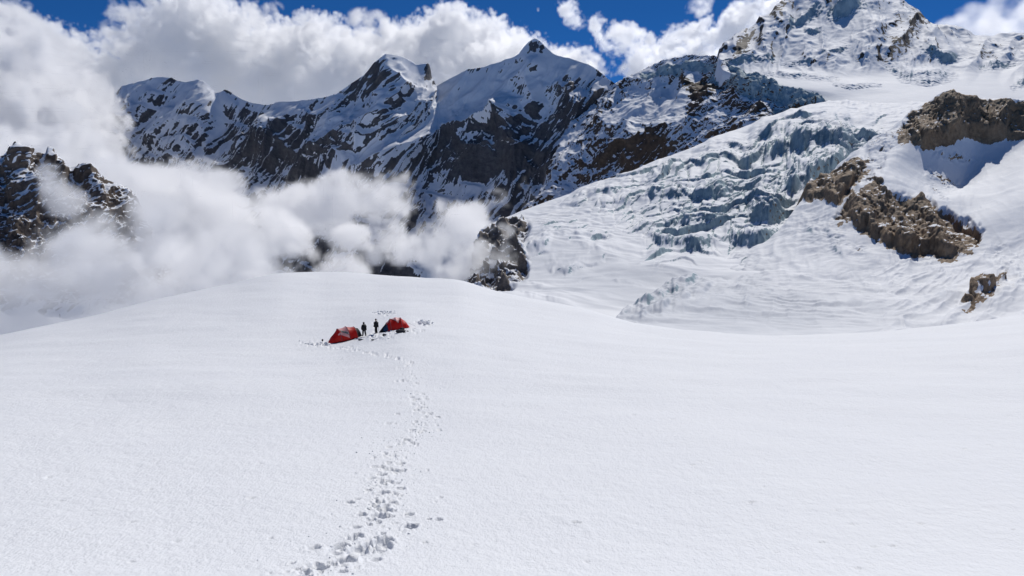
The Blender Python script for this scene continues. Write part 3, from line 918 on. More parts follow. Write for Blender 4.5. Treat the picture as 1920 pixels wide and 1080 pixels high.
# ================================================================ ROCK SPUR AND SNOW BOWL
def build_spur():
    rows = [[(1130, 648, 470), (1450, 655, 470), (2080, 665, 470)],
            [(1155, 596, 600), (1300, 604, 580), (1450, 612, 570), (1700, 610, 580), (1900, 592, 600), (2080, 570, 600)],
            [(1240, 548, 740), (1350, 552, 700), (1500, 562, 690), (1700, 557, 690), (1850, 532, 700), (2080, 500, 720)],
            [(1350, 494, 905), (1450, 502, 850), (1550, 512, 805), (1700, 514, 790), (1850, 482, 800), (2080, 430, 830)],
            [(1460, 432, 1010), (1560, 424, 950), (1650, 432, 910), (1750, 440, 890), (1850, 402, 900), (2080, 330, 930)],
            [(1500, 378, 1090), (1580, 362, 1050), (1650, 347, 1010), (1750, 376, 985), (1850, 368, 985), (1920, 330, 1010), (2080, 262, 1050)],
            [(1560, 320, 1190), (1620, 292, 1155), (1680, 286, 1130), (1740, 325, 1120), (1800, 350, 1125), (1850, 318, 1150), (1920, 272, 1190), (2080, 222, 1200)],
            [(1640, 258, 1300), (1665, 246, 1296), (1690, 226, 1290), (1706, 210, 1285), (1720, 202, 1280), (1750, 187, 1270), (1762, 180, 1265), (1776, 175, 1260), (1800, 179, 1260), (1826, 184, 1262), (1850, 191, 1270), (1880, 189, 1270), (1900, 190, 1270), (1960, 182, 1260), (2080, 160, 1240)]]
    ns, nt = 560, 440
    PX, PY, D = loft(rows, ns, nt)
    t = np.linspace(0, 1, nt)[:, None]
    V = P(PX, PY, D)
    X, Y, Z = V[..., 0], V[..., 1], V[..., 2]
    def rocks(PX, PY):
        jx = 9 * fbm(PX / 26, PY / 26, PX * 0 + 2, 3)
        jy = 9 * fbm(PX / 26, PY / 26, PX * 0 + 8, 3)
        PX, PY = PX + jx, PY + jy
        up_rock = poly_mask(PX, PY, [(1685, 250), (1692, 222), (1725, 197), (1755, 178), (1800, 172), (1850, 185), (1930, 186), (2000, 180), (2000, 240), (1925, 248), (1860, 252), (1800, 250), (1745, 266), (1710, 256)], 6)
        cliff = poly_mask(PX, PY, [(1565, 402), (1600, 372), (1638, 340), (1668, 356), (1702, 372), (1740, 374), (1768, 398), (1800, 413), (1845, 424), (1836, 442), (1804, 470), (1772, 480), (1738, 468), (1700, 470), (1650, 442), (1610, 418)], 6)
        side = poly_mask(PX, PY, [(1500, 352), (1540, 325), (1600, 300), (1632, 303), (1604, 345), (1566, 384), (1546, 360), (1512, 366)], 6)
        low = poly_mask(PX, PY, [(1795, 566), (1820, 545), (1850, 530), (1888, 508), (1890, 522), (1850, 548), (1812, 568)], 4)
        rim = poly_mask(PX, PY, [(1636, 262), (1690, 226), (1700, 250), (1660, 290), (1640, 340), (1615, 350), (1630, 300)], 5) * .55
        spots = np.clip(blob(PX, PY, 1770, 340, 34, 12, 25) * .8 + blob(PX, PY, 1790, 295, 40, 10, 10) * .7 + blob(PX, PY, 1610, 468, 16, 12) * .9 + blob(PX, PY, 1870, 470, 18, 8, -35) * .7 + blob(PX, PY, 1760, 365, 30, 5, 35) * .7 + blob(PX, PY, 1570, 455, 14, 22) * .5 + blob(PX, PY, 1890, 495, 26, 10, -40) * .5, 0, 1)
        rockm = np.clip(up_rock + cliff + side + low + rim, 0, 1)
        return rockm, spots

    rockm, spots = rocks(PX, PY)
    rock2 = np.maximum(rockm, rocks(PX, PY - 16)[0])
    wx = 18 * fbm(X / 90, Y / 90, X * 0, 3)
    dz = 3.0 * fbm((X + wx) / 80, (Y + wx) / 50, X * 0 + 6, 5) * ss(t, 0, .2)
    slope = ss(470 - PY, 0, 60) * ss(PX, 1600, 1750)
    dz = dz * (1 - .6 * slope)
    # rills running down the bowl walls
    dz = dz + .9 * ridged((X * .9 - Y * .35) / 16, (Y + X * .5) / 120, X * 0, 3) * ss(t, .05, .25) * (1 - .6 * slope)
    wallm = ss(PX, 1560, 1720) * ss(PY, 440, 500)
    dz = dz + 2.4 * wallm * ridged((X * .75 - Y * .65 + .4 * wx) / 20, (X + Y) / 190, X * 0 + 3, 4, .5)
    flo = blob(PX, PY, 1520, 560, 160, 45)
    dz = dz + 1.6 * flo * ridged((X + wx) / 80, (Y + .25 * X + .5 * wx) / 18, X * 0 + 5, 3)
    # old avalanche snow and the broken line along the glacier edge
    deb = np.clip(blob(PX, PY, 1260, 545, 130, 26, -26) + blob(PX, PY, 1400, 520, 60, 40) * .6 + blob(PX, PY, 1540, 430, 50, 40) * .7, 0, 1)
    dz = dz + deb * (2.6 * fbm(X / 14, Y / 20, X * 0, 4) + 1.2 * ridged(X / 9, Y / 12, X * 0 + 4, 3))
    for pts, h, wpx in [([(1690, 262), (1745, 272), (1800, 256), (1870, 258), (1960, 250)], 24, 50), ([(1575, 408), (1640, 440), (1700, 470), (1745, 470), (1780, 482), (1840, 440)], 24, 60), ([(1505, 370), (1545, 372), (1570, 385), (1625, 310)], 22, 30),
                        ([(1800, 566), (1850, 545), (1890, 520)], 5, 10), ([(1720, 328), (1765, 342), (1800, 362)], 7, 10), ([(1150, 594), (1220, 570), (1290, 538), (1350, 498)], 19, 18), ([(1170, 602), (1250, 578), (1320, 545), (1365, 505)], 13, 14), ([(1200, 604), (1270, 580), (1340, 560)], 5, 10), ([(1600, 530), (1660, 532), (1720, 530)], 3, 8),
                        ([(1540, 540), (1600, 536), (1660, 540)], 2.5, 7), ([(1370, 510), (1420, 530), (1470, 560)], 4, 8), ([(1430, 470), (1470, 490), (1520, 510)], 4, 10), ([(1500, 425), (1540, 440), (1590, 442)], 5, 10), ([(1560, 470), (1580, 480), (1600, 482)], 6, 10), ([(1380, 560), (1430, 580), (1480, 600)], 3, 7), ([(1450, 540), (1500, 556), (1560, 560)], 3, 7), ([(1700, 500), (1760, 494), (1820, 480)], 2, 6)]:
        dz = dz + scarp(PX, PY, D, pts, h, wpx, 2.2, 5)
    V[..., 2] += dz
    nb = normals(blur(blur(V, 5, 0), 5, 1))
    ln = X - .35 * Z
    damp = 1 - .6 * ss(t, .95, 1)
    facet, rid = cells(ln / 19 + .3 * fbm(X / 18, Y / 18, Z / 18, 2), Z / 62 + .3 * fbm(X / 18 + 7, Y / 18, Z / 18, 2), 8)
    fac3, rid3 = cells(ln / 9 + .3 * fbm(X / 12, Y / 12, Z / 12, 2), Z / 30, 4)
    V = V + nb * (rockm * damp * (12 * ridged(ln / 62, Y / 200, Z / 130, 3, .5) + 5 * (rid - .5) - 3 * (1 - ss(facet, 0, .08)) + 2.0 * ridged(ln / 20, Y / 80, Z / 110, 3, .5) + 1.5 * (rid3 - .5) + 3.0 * fbm(X / 6, Y / 6, Z / 6, 3) * .5) + spots * 2.5 * ridged(X / 8, Y / 8, Z / 8, 3))[..., None]
    V, B = even(V, {'rock2': rock2, 'spots': spots, 'deb': deb, 'px': PX, 'py': PY, 'rough': np.clip(rock2 + .5 * spots, 0, 1)}, .5, 0.5, 5.0, 'rough')
    rock2, spots, deb, PX, PY = (B[k] for k in ('rock2', 'spots', 'deb', 'px', 'py'))
    X, Y, Z = V[..., 0], V[..., 1], V[..., 2]
    ln2 = X - .35 * Z
    bias = 1.8 * rock2 + 1.3 * spots - 1.7 * (1 - np.clip(rock2 + spots, 0, 1)) + .55 * fbm(X / 20, Y / 20, Z / 15, 4)
    bias = bias + .5 * rock2 * np.clip(fbm(ln2 / 9, Y / 40, Z / 30, 4, .6), -1, .2)
    rk = rock_attr(V, bias, .44, .08, .22, 8)
    nz = normals(V)[..., 2]
    ice = ss(.84 - nz, 0, .2) * .9 * np.clip(deb + blob(PX, PY, 1580, 460, 60, 40), 0, 1)
    prior_or_shade = np.clip(.85 * blob(PX, PY, 1400, 590, 260, 60) + .5 * deb + .3 * fbm(X / 40, Y / 30, X * 0 + 12, 4) * ss(PY, 430, 520), 0, 1)  # dim bowl slope painted as grey, plus debris and random tone
    A = {'rock': rk, 'ice': ice, 'prior_or_shade': prior_or_shade}
    V, A = skirt(V, A, 'top', (0, 14, -13), 10)
    V, A = skirt(V, A, 'bottom', (0, -10, -4.5), 14)
    V, A = skirt(V, A, 'left', (-3, 12, -16), 10)
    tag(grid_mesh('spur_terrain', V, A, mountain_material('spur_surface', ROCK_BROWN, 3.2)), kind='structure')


build_spur()


# ================================================================ DARK CRAG ON THE LEFT
def build_crag():
    a = np.array([(-120, 330), (-60, 305), (-20, 292), (4, 290), (18, 280), (27, 265), (36, 270), (46, 280), (58, 288), (72, 286), (84, 290), (88, 277), (96, 279), (99, 291), (110, 297), (128, 314), (145, 312), (158, 307), (170, 311), (182, 323), (205, 337), (222, 346),
                  (242, 352), (256, 372), (268, 405), (280, 460), (360, 540)], float)
    px = np.linspace(-120, 360, 300)
    top = np.interp(px, a[:, 0], a[:, 1])
    nt = 220
    F = np.linspace(0, 1, nt)[:, None]
    sm = blur(top, 12, 0)
    line = sm + (top - sm) * ss(F, .85, 1)
    PX = np.broadcast_to(px, (nt, 300)).copy()
    PY = 560 + (line - 560) * F
    dt = np.interp(px, [-120, 30, 100, 170, 360], [1500, 1560, 1640, 1660, 1800])
    D = 1330 + (dt - 1330) * F + 0 * PX
    V = P(PX, PY, D)
    X, Y, Z = V[..., 0], V[..., 1], V[..., 2]
    n = normals(blur(blur(V, 5, 0), 5, 1))
    damp = 1 - .7 * ss(F, .92, 1)
    feats = [([(28, 268), (40, 320), (60, 380), (70, 440)], 30, 36), ([(92, 282), (110, 340), (120, 400)], 20, 26), ([(160, 310), (175, 350), (200, 400)], 25, 26), ([(-40, 300), (-20, 380), (0, 460)], 25, 30)]
    dip = Z - .5 * X + 22 * fbm(X / 60, Y / 60, Z / 60, 4)
    ph = dip / 17
    saw = ph - np.floor(ph)
    d = ridge_lines(PX, PY, D, feats) * damp + damp * (13 * ridged(X / 60, Y / 120, Z / 80, 5, .55) + 5 * ridged(X / 20, Y / 24, Z / 24, 4, .6) + 2.2 * (.5 - ss(saw, 0, .35) * (1 - saw)) * (1 + fbm(X / 40, Y / 40, Z / 40, 3)))
    V = V + n * d[..., None]
    bias = .75 * fbm(X / 15, Y / 15, Z / 11, 5, .65) + .5 * ss(PY, 380, 470) - .5 * blob(PX, PY, 200, 365, 36, 16, 30) + .15 - .35 * blob(PX, PY, 60, 330, 60, 40)
    rk = rock_attr(V, bias, .50, .12, .25, 9)
    A = {'rock': rk, 'ice': rk * 0}
    V, A = skirt(V, A, 'top', (0, 14, -20), 10)
    rc = ((0.035, 0.028, 0.025), (0.11, 0.086, 0.07), (0.20, 0.165, 0.135), (0.16, 0.12, 0.09))
    tag(grid_mesh('crag_terrain', V, A, mountain_material('crag_surface', rc, 4.0)), kind='structure')


build_crag()

# valley ground far below, out to the horizon
vv = np.array([[(-30000, -8000, -900), (30000, -8000, -900)], [(-30000, 34000, -900), (30000, 34000, -900)]], float)
tag(grid_mesh('valley_ground', vv, {'rock': np.full((2, 2), .25), 'ice': np.zeros((2, 2))}, mountain_material('valley_surface', ROCK_FAR, 60.0)), kind='structure')

# ================================================================ CAMP
import bmesh


def plain(name, col, rough=0.8, var=0.25, scale=9.0, translucent=0.0, bump=0.0):
    q = NT(name)
    n = q.noise(q.scaled((1, 1, 1)), scale, 4, 0.6)
    q.l(q.mix(n, tuple(c * (1 - var) for c in col), tuple(min(1, c * (1 + var)) for c in col)), q.b.inputs['Base Color'])
    q.b.inputs['Roughness'].default_value = rough
    q.b.inputs['Specular IOR Level'].default_value = 0.3
    if bump:
        bp = q.n('ShaderNodeBump')
        bp.inputs['Strength'].default_value = .6
        bp.inputs['Distance'].default_value = bump
        q.l(n, bp.inputs['Height'])
        q.l(bp.outputs[0], q.b.inputs['Normal'])
    if translucent:
        tr = q.n('ShaderNodeBsdfTranslucent')
        tr.inputs['Color'].default_value = (*col, 1)
        mx = q.n('ShaderNodeMixShader')
        mx.inputs[0].default_value = translucent
        q.l(q.b.outputs[0], mx.inputs[1])
        q.l(tr.outputs[0], mx.inputs[2])
        q.l(mx.outputs[0], q.out.inputs['Surface'])
    return q.m


M = {'red': plain('red_nylon', (0.66, 0.022, 0.014), .5, .15, 3, .3), 'pink': plain('stripe_and_sunlit_red', (0.90, 0.46, 0.44), .5, .12, 3, .15), 'grey': plain('grey_patch', (0.34, 0.34, 0.31), .6, .5, 14),  # pink: colour of the side stripe, and sunlight painted on the roofs
     'black': plain('black_fabric', (0.012, 0.013, 0.016), .8, .3, 6), 'blue': plain('blue_nylon', (0.018, 0.05, 0.12), .6, .3, 5), 'dark': plain('dark_jacket', (0.010, 0.011, 0.014), .75, .3, 8),
     'trouser': plain('dark_trousers', (0.013, 0.013, 0.015), .85, .3, 8), 'skin': plain('skin', (0.33, 0.18, 0.12), .6, .1, 12), 'pole': plain('pole_metal', (0.10, 0.10, 0.11), .4, .1, 5),
     'boot': plain('boot_leather', (0.02, 0.018, 0.016), .7, .2, 9), 'bag': plain('bag_fabric', (0.025, 0.028, 0.035), .75, .4, 7)}


def root_at(name, a, b, label, cat, group=None):
    """an Empty at a whose x axis runs along the snow to b"""
    o = bpy.data.objects.new(name, None)
    COL.objects.link(o)
    x = (Vector(b) - Vector(a)).normalized()
    z = Vector((0, 0, 1))
    y = z.cross(x).normalized()
    z = x.cross(y)
    from mathutils import Matrix
    m = Matrix((x, y, z)).transposed().to_4x4()
    m.translation = Vector(a)
    o.matrix_world = m
    return tag(o, label, cat, group)


def mesh_obj(name, verts, faces, mat, parent=None, smooth=False):
    m = bpy.data.meshes.new(name)
    m.from_pydata([tuple(v) for v in verts], [], faces)
    m.update()
    if smooth:
        for p in m.polygons:
            p.use_smooth = True
    m.materials.append(mat)
    o = bpy.data.objects.new(name, m)
    COL.objects.link(o)
    if parent:
        o.parent = parent
    return o


def tube(pts, r, n=6):
    vs, fs = [], []
    pts = [Vector(p) for p in pts]
    for i, p in enumerate(pts):
        d = (pts[min(i + 1, len(pts) - 1)] - pts[max(i - 1, 0)]).normalized()
        a = d.orthogonal().normalized()
        b = d.cross(a)
        rr = r[i] if isinstance(r, (list, tuple)) else r
        vs += [p + a * rr * math.cos(2 * math.pi * k / n) + b * rr * math.sin(2 * math.pi * k / n) for k in range(n)]
    for i in range(len(pts) - 1):
        for k in range(n):
            fs.append((i * n + k, i * n + (k + 1) % n, (i + 1) * n + (k + 1) % n, (i + 1) * n + k))
    fs.append(tuple(range(n - 1, -1, -1)))
    fs.append(tuple((len(pts) - 1) * n + k for k in range(n)))
    return vs, fs


class Tent:
    def __init__(self, sec):
        self.s = np.array(sec, float)           # x, height, half width, sideways shift

    def at(self, x, a, off=0.0):
        """a: 0 = the near edge of the floor, 180 = the far edge; fabric hangs a little between the poles"""
        h, w_, sh = (np.interp(x, self.s[:, 0], self.s[:, k]) for k in (1, 2, 3))
        k = np.searchsorted(self.s[:, 0], x)
        k = min(max(k, 1), len(self.s) - 1)
        t = (x - self.s[k - 1, 0]) / (self.s[k, 0] - self.s[k - 1, 0])
        sag = 1 - 0.05 * math.sin(math.pi * min(max(t, 0), 1))
        an = R(a)
        return Vector((x, sh - w_ * math.cos(an) * (sag + .0) - off * math.cos(an), h * sag * math.sin(an) ** .85 + off * math.sin(an)))

    def patch(self, name, xs, lo, hi, mat, parent, off=0.0, na=10, thick=0.0):
        """cloth between the angles lo(x) and hi(x)"""
        vs, fs = [], []
        for x in xs:
            for j in range(na + 1):
                a = lo(x) + (hi(x) - lo(x)) * j / na
                vs.append(self.at(x, a, off))
        q = na + 1
        for i in range(len(xs) - 1):
            for j in range(na):
                fs.append((i * q + j, (i + 1) * q + j, (i + 1) * q + j + 1, i * q + j + 1))
        return mesh_obj(name, vs, fs, mat, parent)

    def hoop(self, x, parent):
        v, f = tube([self.at(x, a, .02) for a in range(2, 179, 11)], .022, 5)
        return mesh_obj('tent_pole', v, f, M['pole'], parent)

    def skirt_flap(self, x0, x1, parent):
        vs, fs = [], []
        xs = np.linspace(x0, x1, 14)
        for side in (0, 180):
            b = len(vs)
            for x in xs:
                p = self.at(x, side)
                o = Vector((0, -.22 if side == 0 else .22, 0))
                vs += [p + Vector((0, 0, .02)), p + o + Vector((0, 0, -.03))]
            for i in range(len(xs) - 1):
                fs.append((b + 2 * i, b + 2 * i + 1, b + 2 * i + 3, b + 2 * i + 2))
        return mesh_obj('snow_flap', vs, fs, M['black'], parent)


def guy(parent, a, b):
    v, f = tube([a, b], .008, 4)
    return mesh_obj('guy_line', v, f, M['black'], parent)


def build_tents():
    a, b = on_snow(620, 645.5), on_snow(680, 630.5)
    a, b = Vector(a), Vector(b)
    t = root_at('tent', a, b, 'red dome tent with a grey printed patch, nearer of the two tents', 'tent', 'red tents at the camp')
    L = (b - a).length
    k = L / 3.7
    T = Tent([(x * k, h, w_, .95) for x, h, w_ in [(0, .06, .35), (.45, .62, .75), (1.3, 1.42, 1.05), (2.25, 1.46, 1.1), (3.15, 1.22, .98), (3.6, .92, .8), (3.7, .5, .7)]])
    xs = lambda x0, x1, n: [x * k for x in np.linspace(x0, x1, n)]
    T.patch('fly', xs(0, 3.2, 33), lambda x: 0, lambda x: 180, M['red'], t, 0, 18)
    T.patch('vestibule', xs(3.2, 3.7, 8), lambda x: 0, lambda x: 180, M['black'], t, 0, 14)
    for x in (1.3, 2.25, 3.15):
        T.hoop(x * k, t)
    T.patch('sunlit_roof', xs(1.33, 2.22, 10), lambda x: 66 - 46 * (x / k - 1.33) / .9, lambda x: 100, M['pink'], t, .012)  # sun on the roof facets painted as a paler red overlay
    T.patch('sunlit_roof', xs(2.3, 3.1, 8), lambda x: 76, lambda x: 104, M['pink'], t, .012)
    T.patch('printed_patch', xs(1.45, 2.18, 9), lambda x: 46 - 24 * (x / k - 1.45) / .73, lambda x: 63 - 28 * (x / k - 1.45) / .73, M['grey'], t, .016)
    T.patch('side_stripe', xs(.95, 2.2, 12), lambda x: 40 - 34 * (x / k - .95) / 1.25, lambda x: 44 - 26 * ((x / k - .95) / 1.25) ** 1.6 + 6 * math.sin(math.pi * (x / k - .95) / 1.25), M['pink'], t, .014)
    T.skirt_flap(.3 * k, 3.1 * k, t)
    # lettering too small to read: short dark bars on the patch
    for x0 in (1.55, 1.70, 1.86, 2.0):
        T.patch('print_mark', xs(x0, x0 + .08, 3), lambda x: 50 - 25 * (x / k - 1.45) / .73, lambda x: 58 - 26 * (x / k - 1.45) / .73, M['black'], t, .022, 2)
    guy(t, T.at(1.3 * k, 40), Vector((.7 * k, -1.2, 0)))
    guy(t, T.at(.3 * k, 90), Vector((-.7, .9, 0)))

    a, b = Vector(on_snow(712, 624.5)), Vector(on_snow(768.5, 614.5))
    t = root_at('tent', a, b, 'red dome tent with a blue and black vestibule, beside the lying bags', 'tent', 'red tents at the camp')
    L = (b - a).length
    k = L / 3.6
    T = Tent([(x * k, h, w_, .9) for x, h, w_ in [(0, .05, .3), (.45, .5, .65), (.95, .98, .95), (1.42, 1.36, 1.08), (2.15, 1.46, 1.15), (2.72, 1.32, 1.1), (3.25, .78, .85), (3.6, .06, .45)]])
    T.patch('fly', xs(.95, 3.6, 28), lambda x: 0, lambda x: 180, M['red'], t, 0, 18)
    T.patch('vestibule', xs(0, .95, 10), lambda x: 0, lambda x: 180, M['black'], t, 0, 14)
    T.patch('vestibule_panel', xs(.5, 1.05, 8), lambda x: 6, lambda x: 48, M['blue'], t, .014)
    for x in (.95, 1.42, 2.72):
        T.hoop(x * k, t)
    v, f = tube([T.at(x * k, 90 - 62 * (x - 1.42) / .95 if x < 2.37 else 28 + 62 * (x - 2.37) / .35, .02) for x in np.linspace(1.42, 2.72, 14)], .022, 5)
    mesh_obj('tent_pole', v, f, M['pole'], t)
    T.patch('sunlit_roof', xs(1.45, 2.70, 14), lambda x: (92 - 62 * (x / k - 1.42) / .95) if x / k < 2.37 else (28 + 62 * (x / k - 2.37) / .35), lambda x: 100, M['pink'], t, .012)  # sunlit facet between the poles, its brightness put into the colour
    T.patch('sunlit_roof', xs(1.0, 1.3, 5), lambda x: 62, lambda x: 74, M['pink'], t, .012)
    T.skirt_flap(1.0 * k, 3.4 * k, t)
    guy(t, T.at(3.3 * k, 80), Vector((4.3 * k, .9, 0)))


def person(joints, edges, g, yaw, label, h, extras):
    """one skinned body; joints: name -> (x, y, z, radius), facing +y"""
    names = list(joints)
    m = bpy.data.meshes.new('person')
    m.from_pydata([joints[n][:3] for n in names], [(names.index(a), names.index(b)) for a, b in edges], [])
    o = bpy.data.objects.new('person', m)
    COL.objects.link(o)
    o.location = g
    o.rotation_euler = (0, 0, yaw)
    sk = o.modifiers.new('body', 'SKIN')
    sk.use_smooth_shade = True
    for i, n in enumerate(names):
        v = m.skin_vertices[0].data[i]
        r = joints[n][3]
        v.radius = r if isinstance(r, tuple) else (r, r)
        v.use_root = (n == 'pelvis')
    o.modifiers.new('smooth', 'SUBSURF').levels = 2
    o.modifiers['smooth'].render_levels = 2
    # bake the skin so the faces can carry clothing colours
    dg = bpy.context.evaluated_depsgraph_get()
    me = bpy.data.meshes.new_from_object(o.evaluated_get(dg))
    o.modifiers.clear()
    o.data = me
    me.materials.clear()
    for k in ('dark', 'trouser', 'skin', 'boot'):
        me.materials.append(M[k])
    hips, head = joints['pelvis'][2], joints['head'][2]
    for p in me.polygons:
        p.use_smooth = True
        z = p.center.z
        p.material_index = 3 if z < .13 else 1 if z < hips - .02 else 2 if z > head - .13 else 0
    tag(o, label, 'person', 'climbers standing between the tents')
    for fn in extras:
        fn(o, joints)
    return o


def ico(center, rad, sub=2, cut=None):
    bm = bmesh.new()
    bmesh.ops.create_icosphere(bm, subdivisions=sub, radius=1)
    for v in bm.verts:
        if cut is not None and v.co.z < cut:
            v.co.z = cut
        v.co = Vector((v.co.x * rad[0] + center[0], v.co.y * rad[1] + center[1], v.co.z * rad[2] + center[2]))
    vs = [v.co.copy() for v in bm.verts]
    fs = [[v.index for v in f.verts] for f in bm.faces]
    bm.free()
    return vs, fs


def hat(o, j):
    x, y, z, _ = j['head']
    v, f = ico((x, y - .01, z + .035), (.112, .122, .115), 2, -.15)
    mesh_obj('hat', v, f, M['dark'], o, True)


def hood(o, j):
    x, y, z, _ = j['head']
    v, f = ico((x, y - .045, z + .0), (.125, .115, .15), 2)
    mesh_obj('hood', v, f, M['dark'], o, True)


def nose(o, j):
    x, y, z, _ = j['head']
    v, f = ico((x, y + .105, z - .01), (.014, .02, .02), 1)
    mesh_obj('nose', v, f, M['skin'], o, True)
    v, f = ico((x, y + .085, z + .02), (.075, .035, .024), 2)
    mesh_obj('sunglasses', v, f, M['black'], o, True)


def coat(o, j):
    p, c = j['pelvis'], j['chest']
    v, f = tube([(p[0], p[1], p[2] - .16), (p[0], p[1], p[2]), (c[0] * .5, c[1] * .5, (p[2] + c[2]) / 2), (c[0], c[1], c[2]), (c[0], c[1], c[2] + .13)], [.30, .30, .28, .30, .15], 12)
    mesh_obj('jacket', v, f, M['dark'], o, True)


def gloves(o, j):
    for s in ('l', 'r'):
        h = j[s + '_hand']
        v, f = ico(h[:3], (.042, .05, .075), 2)
        for k in range(4):
            pass
        g = mesh_obj('glove', v, f, M['black'], o, True)
        for k in range(4):
            y = h[1] - .03 + .02 * k
            v, f = tube([(h[0], y, h[2] - .05), (h[0] + .004, y + .004, h[2] - .085), (h[0] - .008, y + .004, h[2] - .115 + abs(k - 1.5) * .008)], [.013, .012, .009], 6)
            mesh_obj('finger', v, f, M['black'], g, True)
        v, f = tube([(h[0], h[1] + .04, h[2] + .01), (h[0], h[1] + .068, h[2] - .03), (h[0], h[1] + .066, h[2] - .062)], [.015, .014, .010], 6)
        mesh_obj('thumb', v, f, M['black'], g, True)


def body(scale=1.0, lean=0.0, spread=.13, elbows=.10, bend=0.0):
    z = lambda v: v * scale
    j = {'pelvis': (0, 0, z(.95), (.17, .13)), 'waist': (0, lean * .3, z(1.10), (.155, .12)), 'chest': (0, lean * .7, z(1.32), (.18, .13)), 'neck': (0, lean, z(1.49), .062), 'head0': (0, lean + .015 + bend, z(1.58), .085), 'head': (0, lean + .025 + bend, z(1.66), .105), 'crown': (0, lean + .02 + bend, z(1.73), .075)}
    for s, k in (('l', -1), ('r', 1)):
        j[s + '_shoulder'] = (k * .175, lean * .85, z(1.42), .10)
        j[s + '_elbow'] = (k * (.24 + elbows), lean + .0 - .04, z(1.16), .085)
        j[s + '_hand'] = (k * (.22 + elbows * .5), lean + .14, z(.95), .04)
        j[s + '_hip'] = (k * .10, 0, z(.88), .13)
        j[s + '_knee'] = (k * (.10 + spread * .4), .04, z(.50), .105)
        j[s + '_ankle'] = (k * (.10 + spread), -.02, z(.10), .085)
        j[s + '_heel'] = (k * (.10 + spread), -.03, z(.05), .055)
        j[s + '_toe'] = (k * (.115 + spread), .17, z(.035), .042)
    e = [('pelvis', 'waist'), ('waist', 'chest'), ('chest', 'neck'), ('neck', 'head0'), ('head0', 'head'), ('head', 'crown')]
    for s in ('l', 'r'):
        e += [('chest', s + '_shoulder'), (s + '_shoulder', s + '_elbow'), (s + '_elbow', s + '_hand'), ('pelvis', s + '_hip'), (s + '_hip', s + '_knee'), (s + '_knee', s + '_ankle'), (s + '_ankle', s + '_heel'), (s + '_heel', s + '_toe')]
    return j, e


def build_people():
    j, e = body(1.0, .02, .06, .10)
    g = on_snow(705.5, 625.5)
    person(j, e, g, R(70), 'person in dark clothing standing upright with a pole beside the blue and black vestibule', 1.78, [hat, nose, coat, gloves])
    j, e = body(.93, .10, .10, .05, .03)
    g2 = on_snow(683, 630.2)
    person(j, e, g2, R(35), 'person in dark clothing with legs apart at the door end of the nearer tent', 1.6, [hood, nose, coat, gloves])
    # the pole held by the upright person
    h = Vector(g) + Vector((.27, -.12, .98))
    pole('trekking_pole', Vector(on_snow(711.0, 625.0)), h, 'dark trekking pole planted next to the upright person')


def pole(name, foot, top, label, knob=False):
    o = bpy.data.objects.new(name, None)
    COL.objects.link(o)
    o.location = foot
    tag(o, label, 'pole', 'trekking poles in the snow')
    t = top - foot
    v, f = tube([(0, 0, -.05), t * .5, t * .85], [.012, .014, .016], 7)
    mesh_obj('shaft', v, f, M['pole'], o)
    v, f = tube([t * .84, t * .92, t], [.022, .02, .026], 7)
    mesh_obj('grip', v, f, M['black'], o)
    v, f = tube([t * .09, t * .1], [.055, .05], 9)
    mesh_obj('basket', v, f, M['black'], o)
    if knob:
        v, f = ico(t + Vector((0, 0, .02)), (.11, .11, .14), 2)
        mesh_obj('cap', v, f, M['black'], o, True)
    return o


def bag(name, px, py, size, yaw, label, cat, straps=2, flat=.8):
    g = on_snow(px, py)
    o = bpy.data.objects.new(name, None)
    COL.objects.link(o)
    o.location = g
    o.rotation_euler = (0, 0, yaw)
    tag(o, label, cat, 'bags and kit lying in the snow')
    L, W, H = size
    vs, fs = [], []
    nx, na = 12, 14
    for i in range(nx + 1):
        t = i / nx * 2 - 1
        k = (1 - abs(t) ** 3.2) ** .5 * .98 + .02
        for a in range(na):
            an = 2 * math.pi * a / na
            c, s = math.cos(an), math.sin(an)
            sq = (abs(c) ** 3 + abs(s) ** 3) ** (-1 / 3)
            lump = 1 + .10 * float(perlin(t * 2.2 + px, c * 1.3, s * 1.3))
            vs.append((t * L / 2, c * sq * W / 2 * k * lump, H * .42 + s * sq * H / 2 * k * lump * flat))
    for i in range(nx):
        for a in range(na):
            fs.append((i * na + a, i * na + (a + 1) % na, (i + 1) * na + (a + 1) % na, (i + 1) * na + a))
    mesh_obj('bag_body', vs, fs, M['bag'], o, True)
    for k in range(straps):
        x = L * (-.22 + .44 * k / max(1, straps - 1))
        v, f = tube([(x, math.cos(a) * W * .53, H * .42 + math.sin(a) * H * .47) for a in np.linspace(-.2, math.pi + .2, 12)], .02, 5)
        mesh_obj('strap', v, f, M['black'], o, True)
    v, f = tube([(L * .47, -.06, H * .5), (L * .56, -.03, H * .62), (L * .56, .05, H * .62), (L * .47, .08, H * .5)], .015, 5)
    mesh_obj('handle', v, f, M['black'], o, True)
    return o


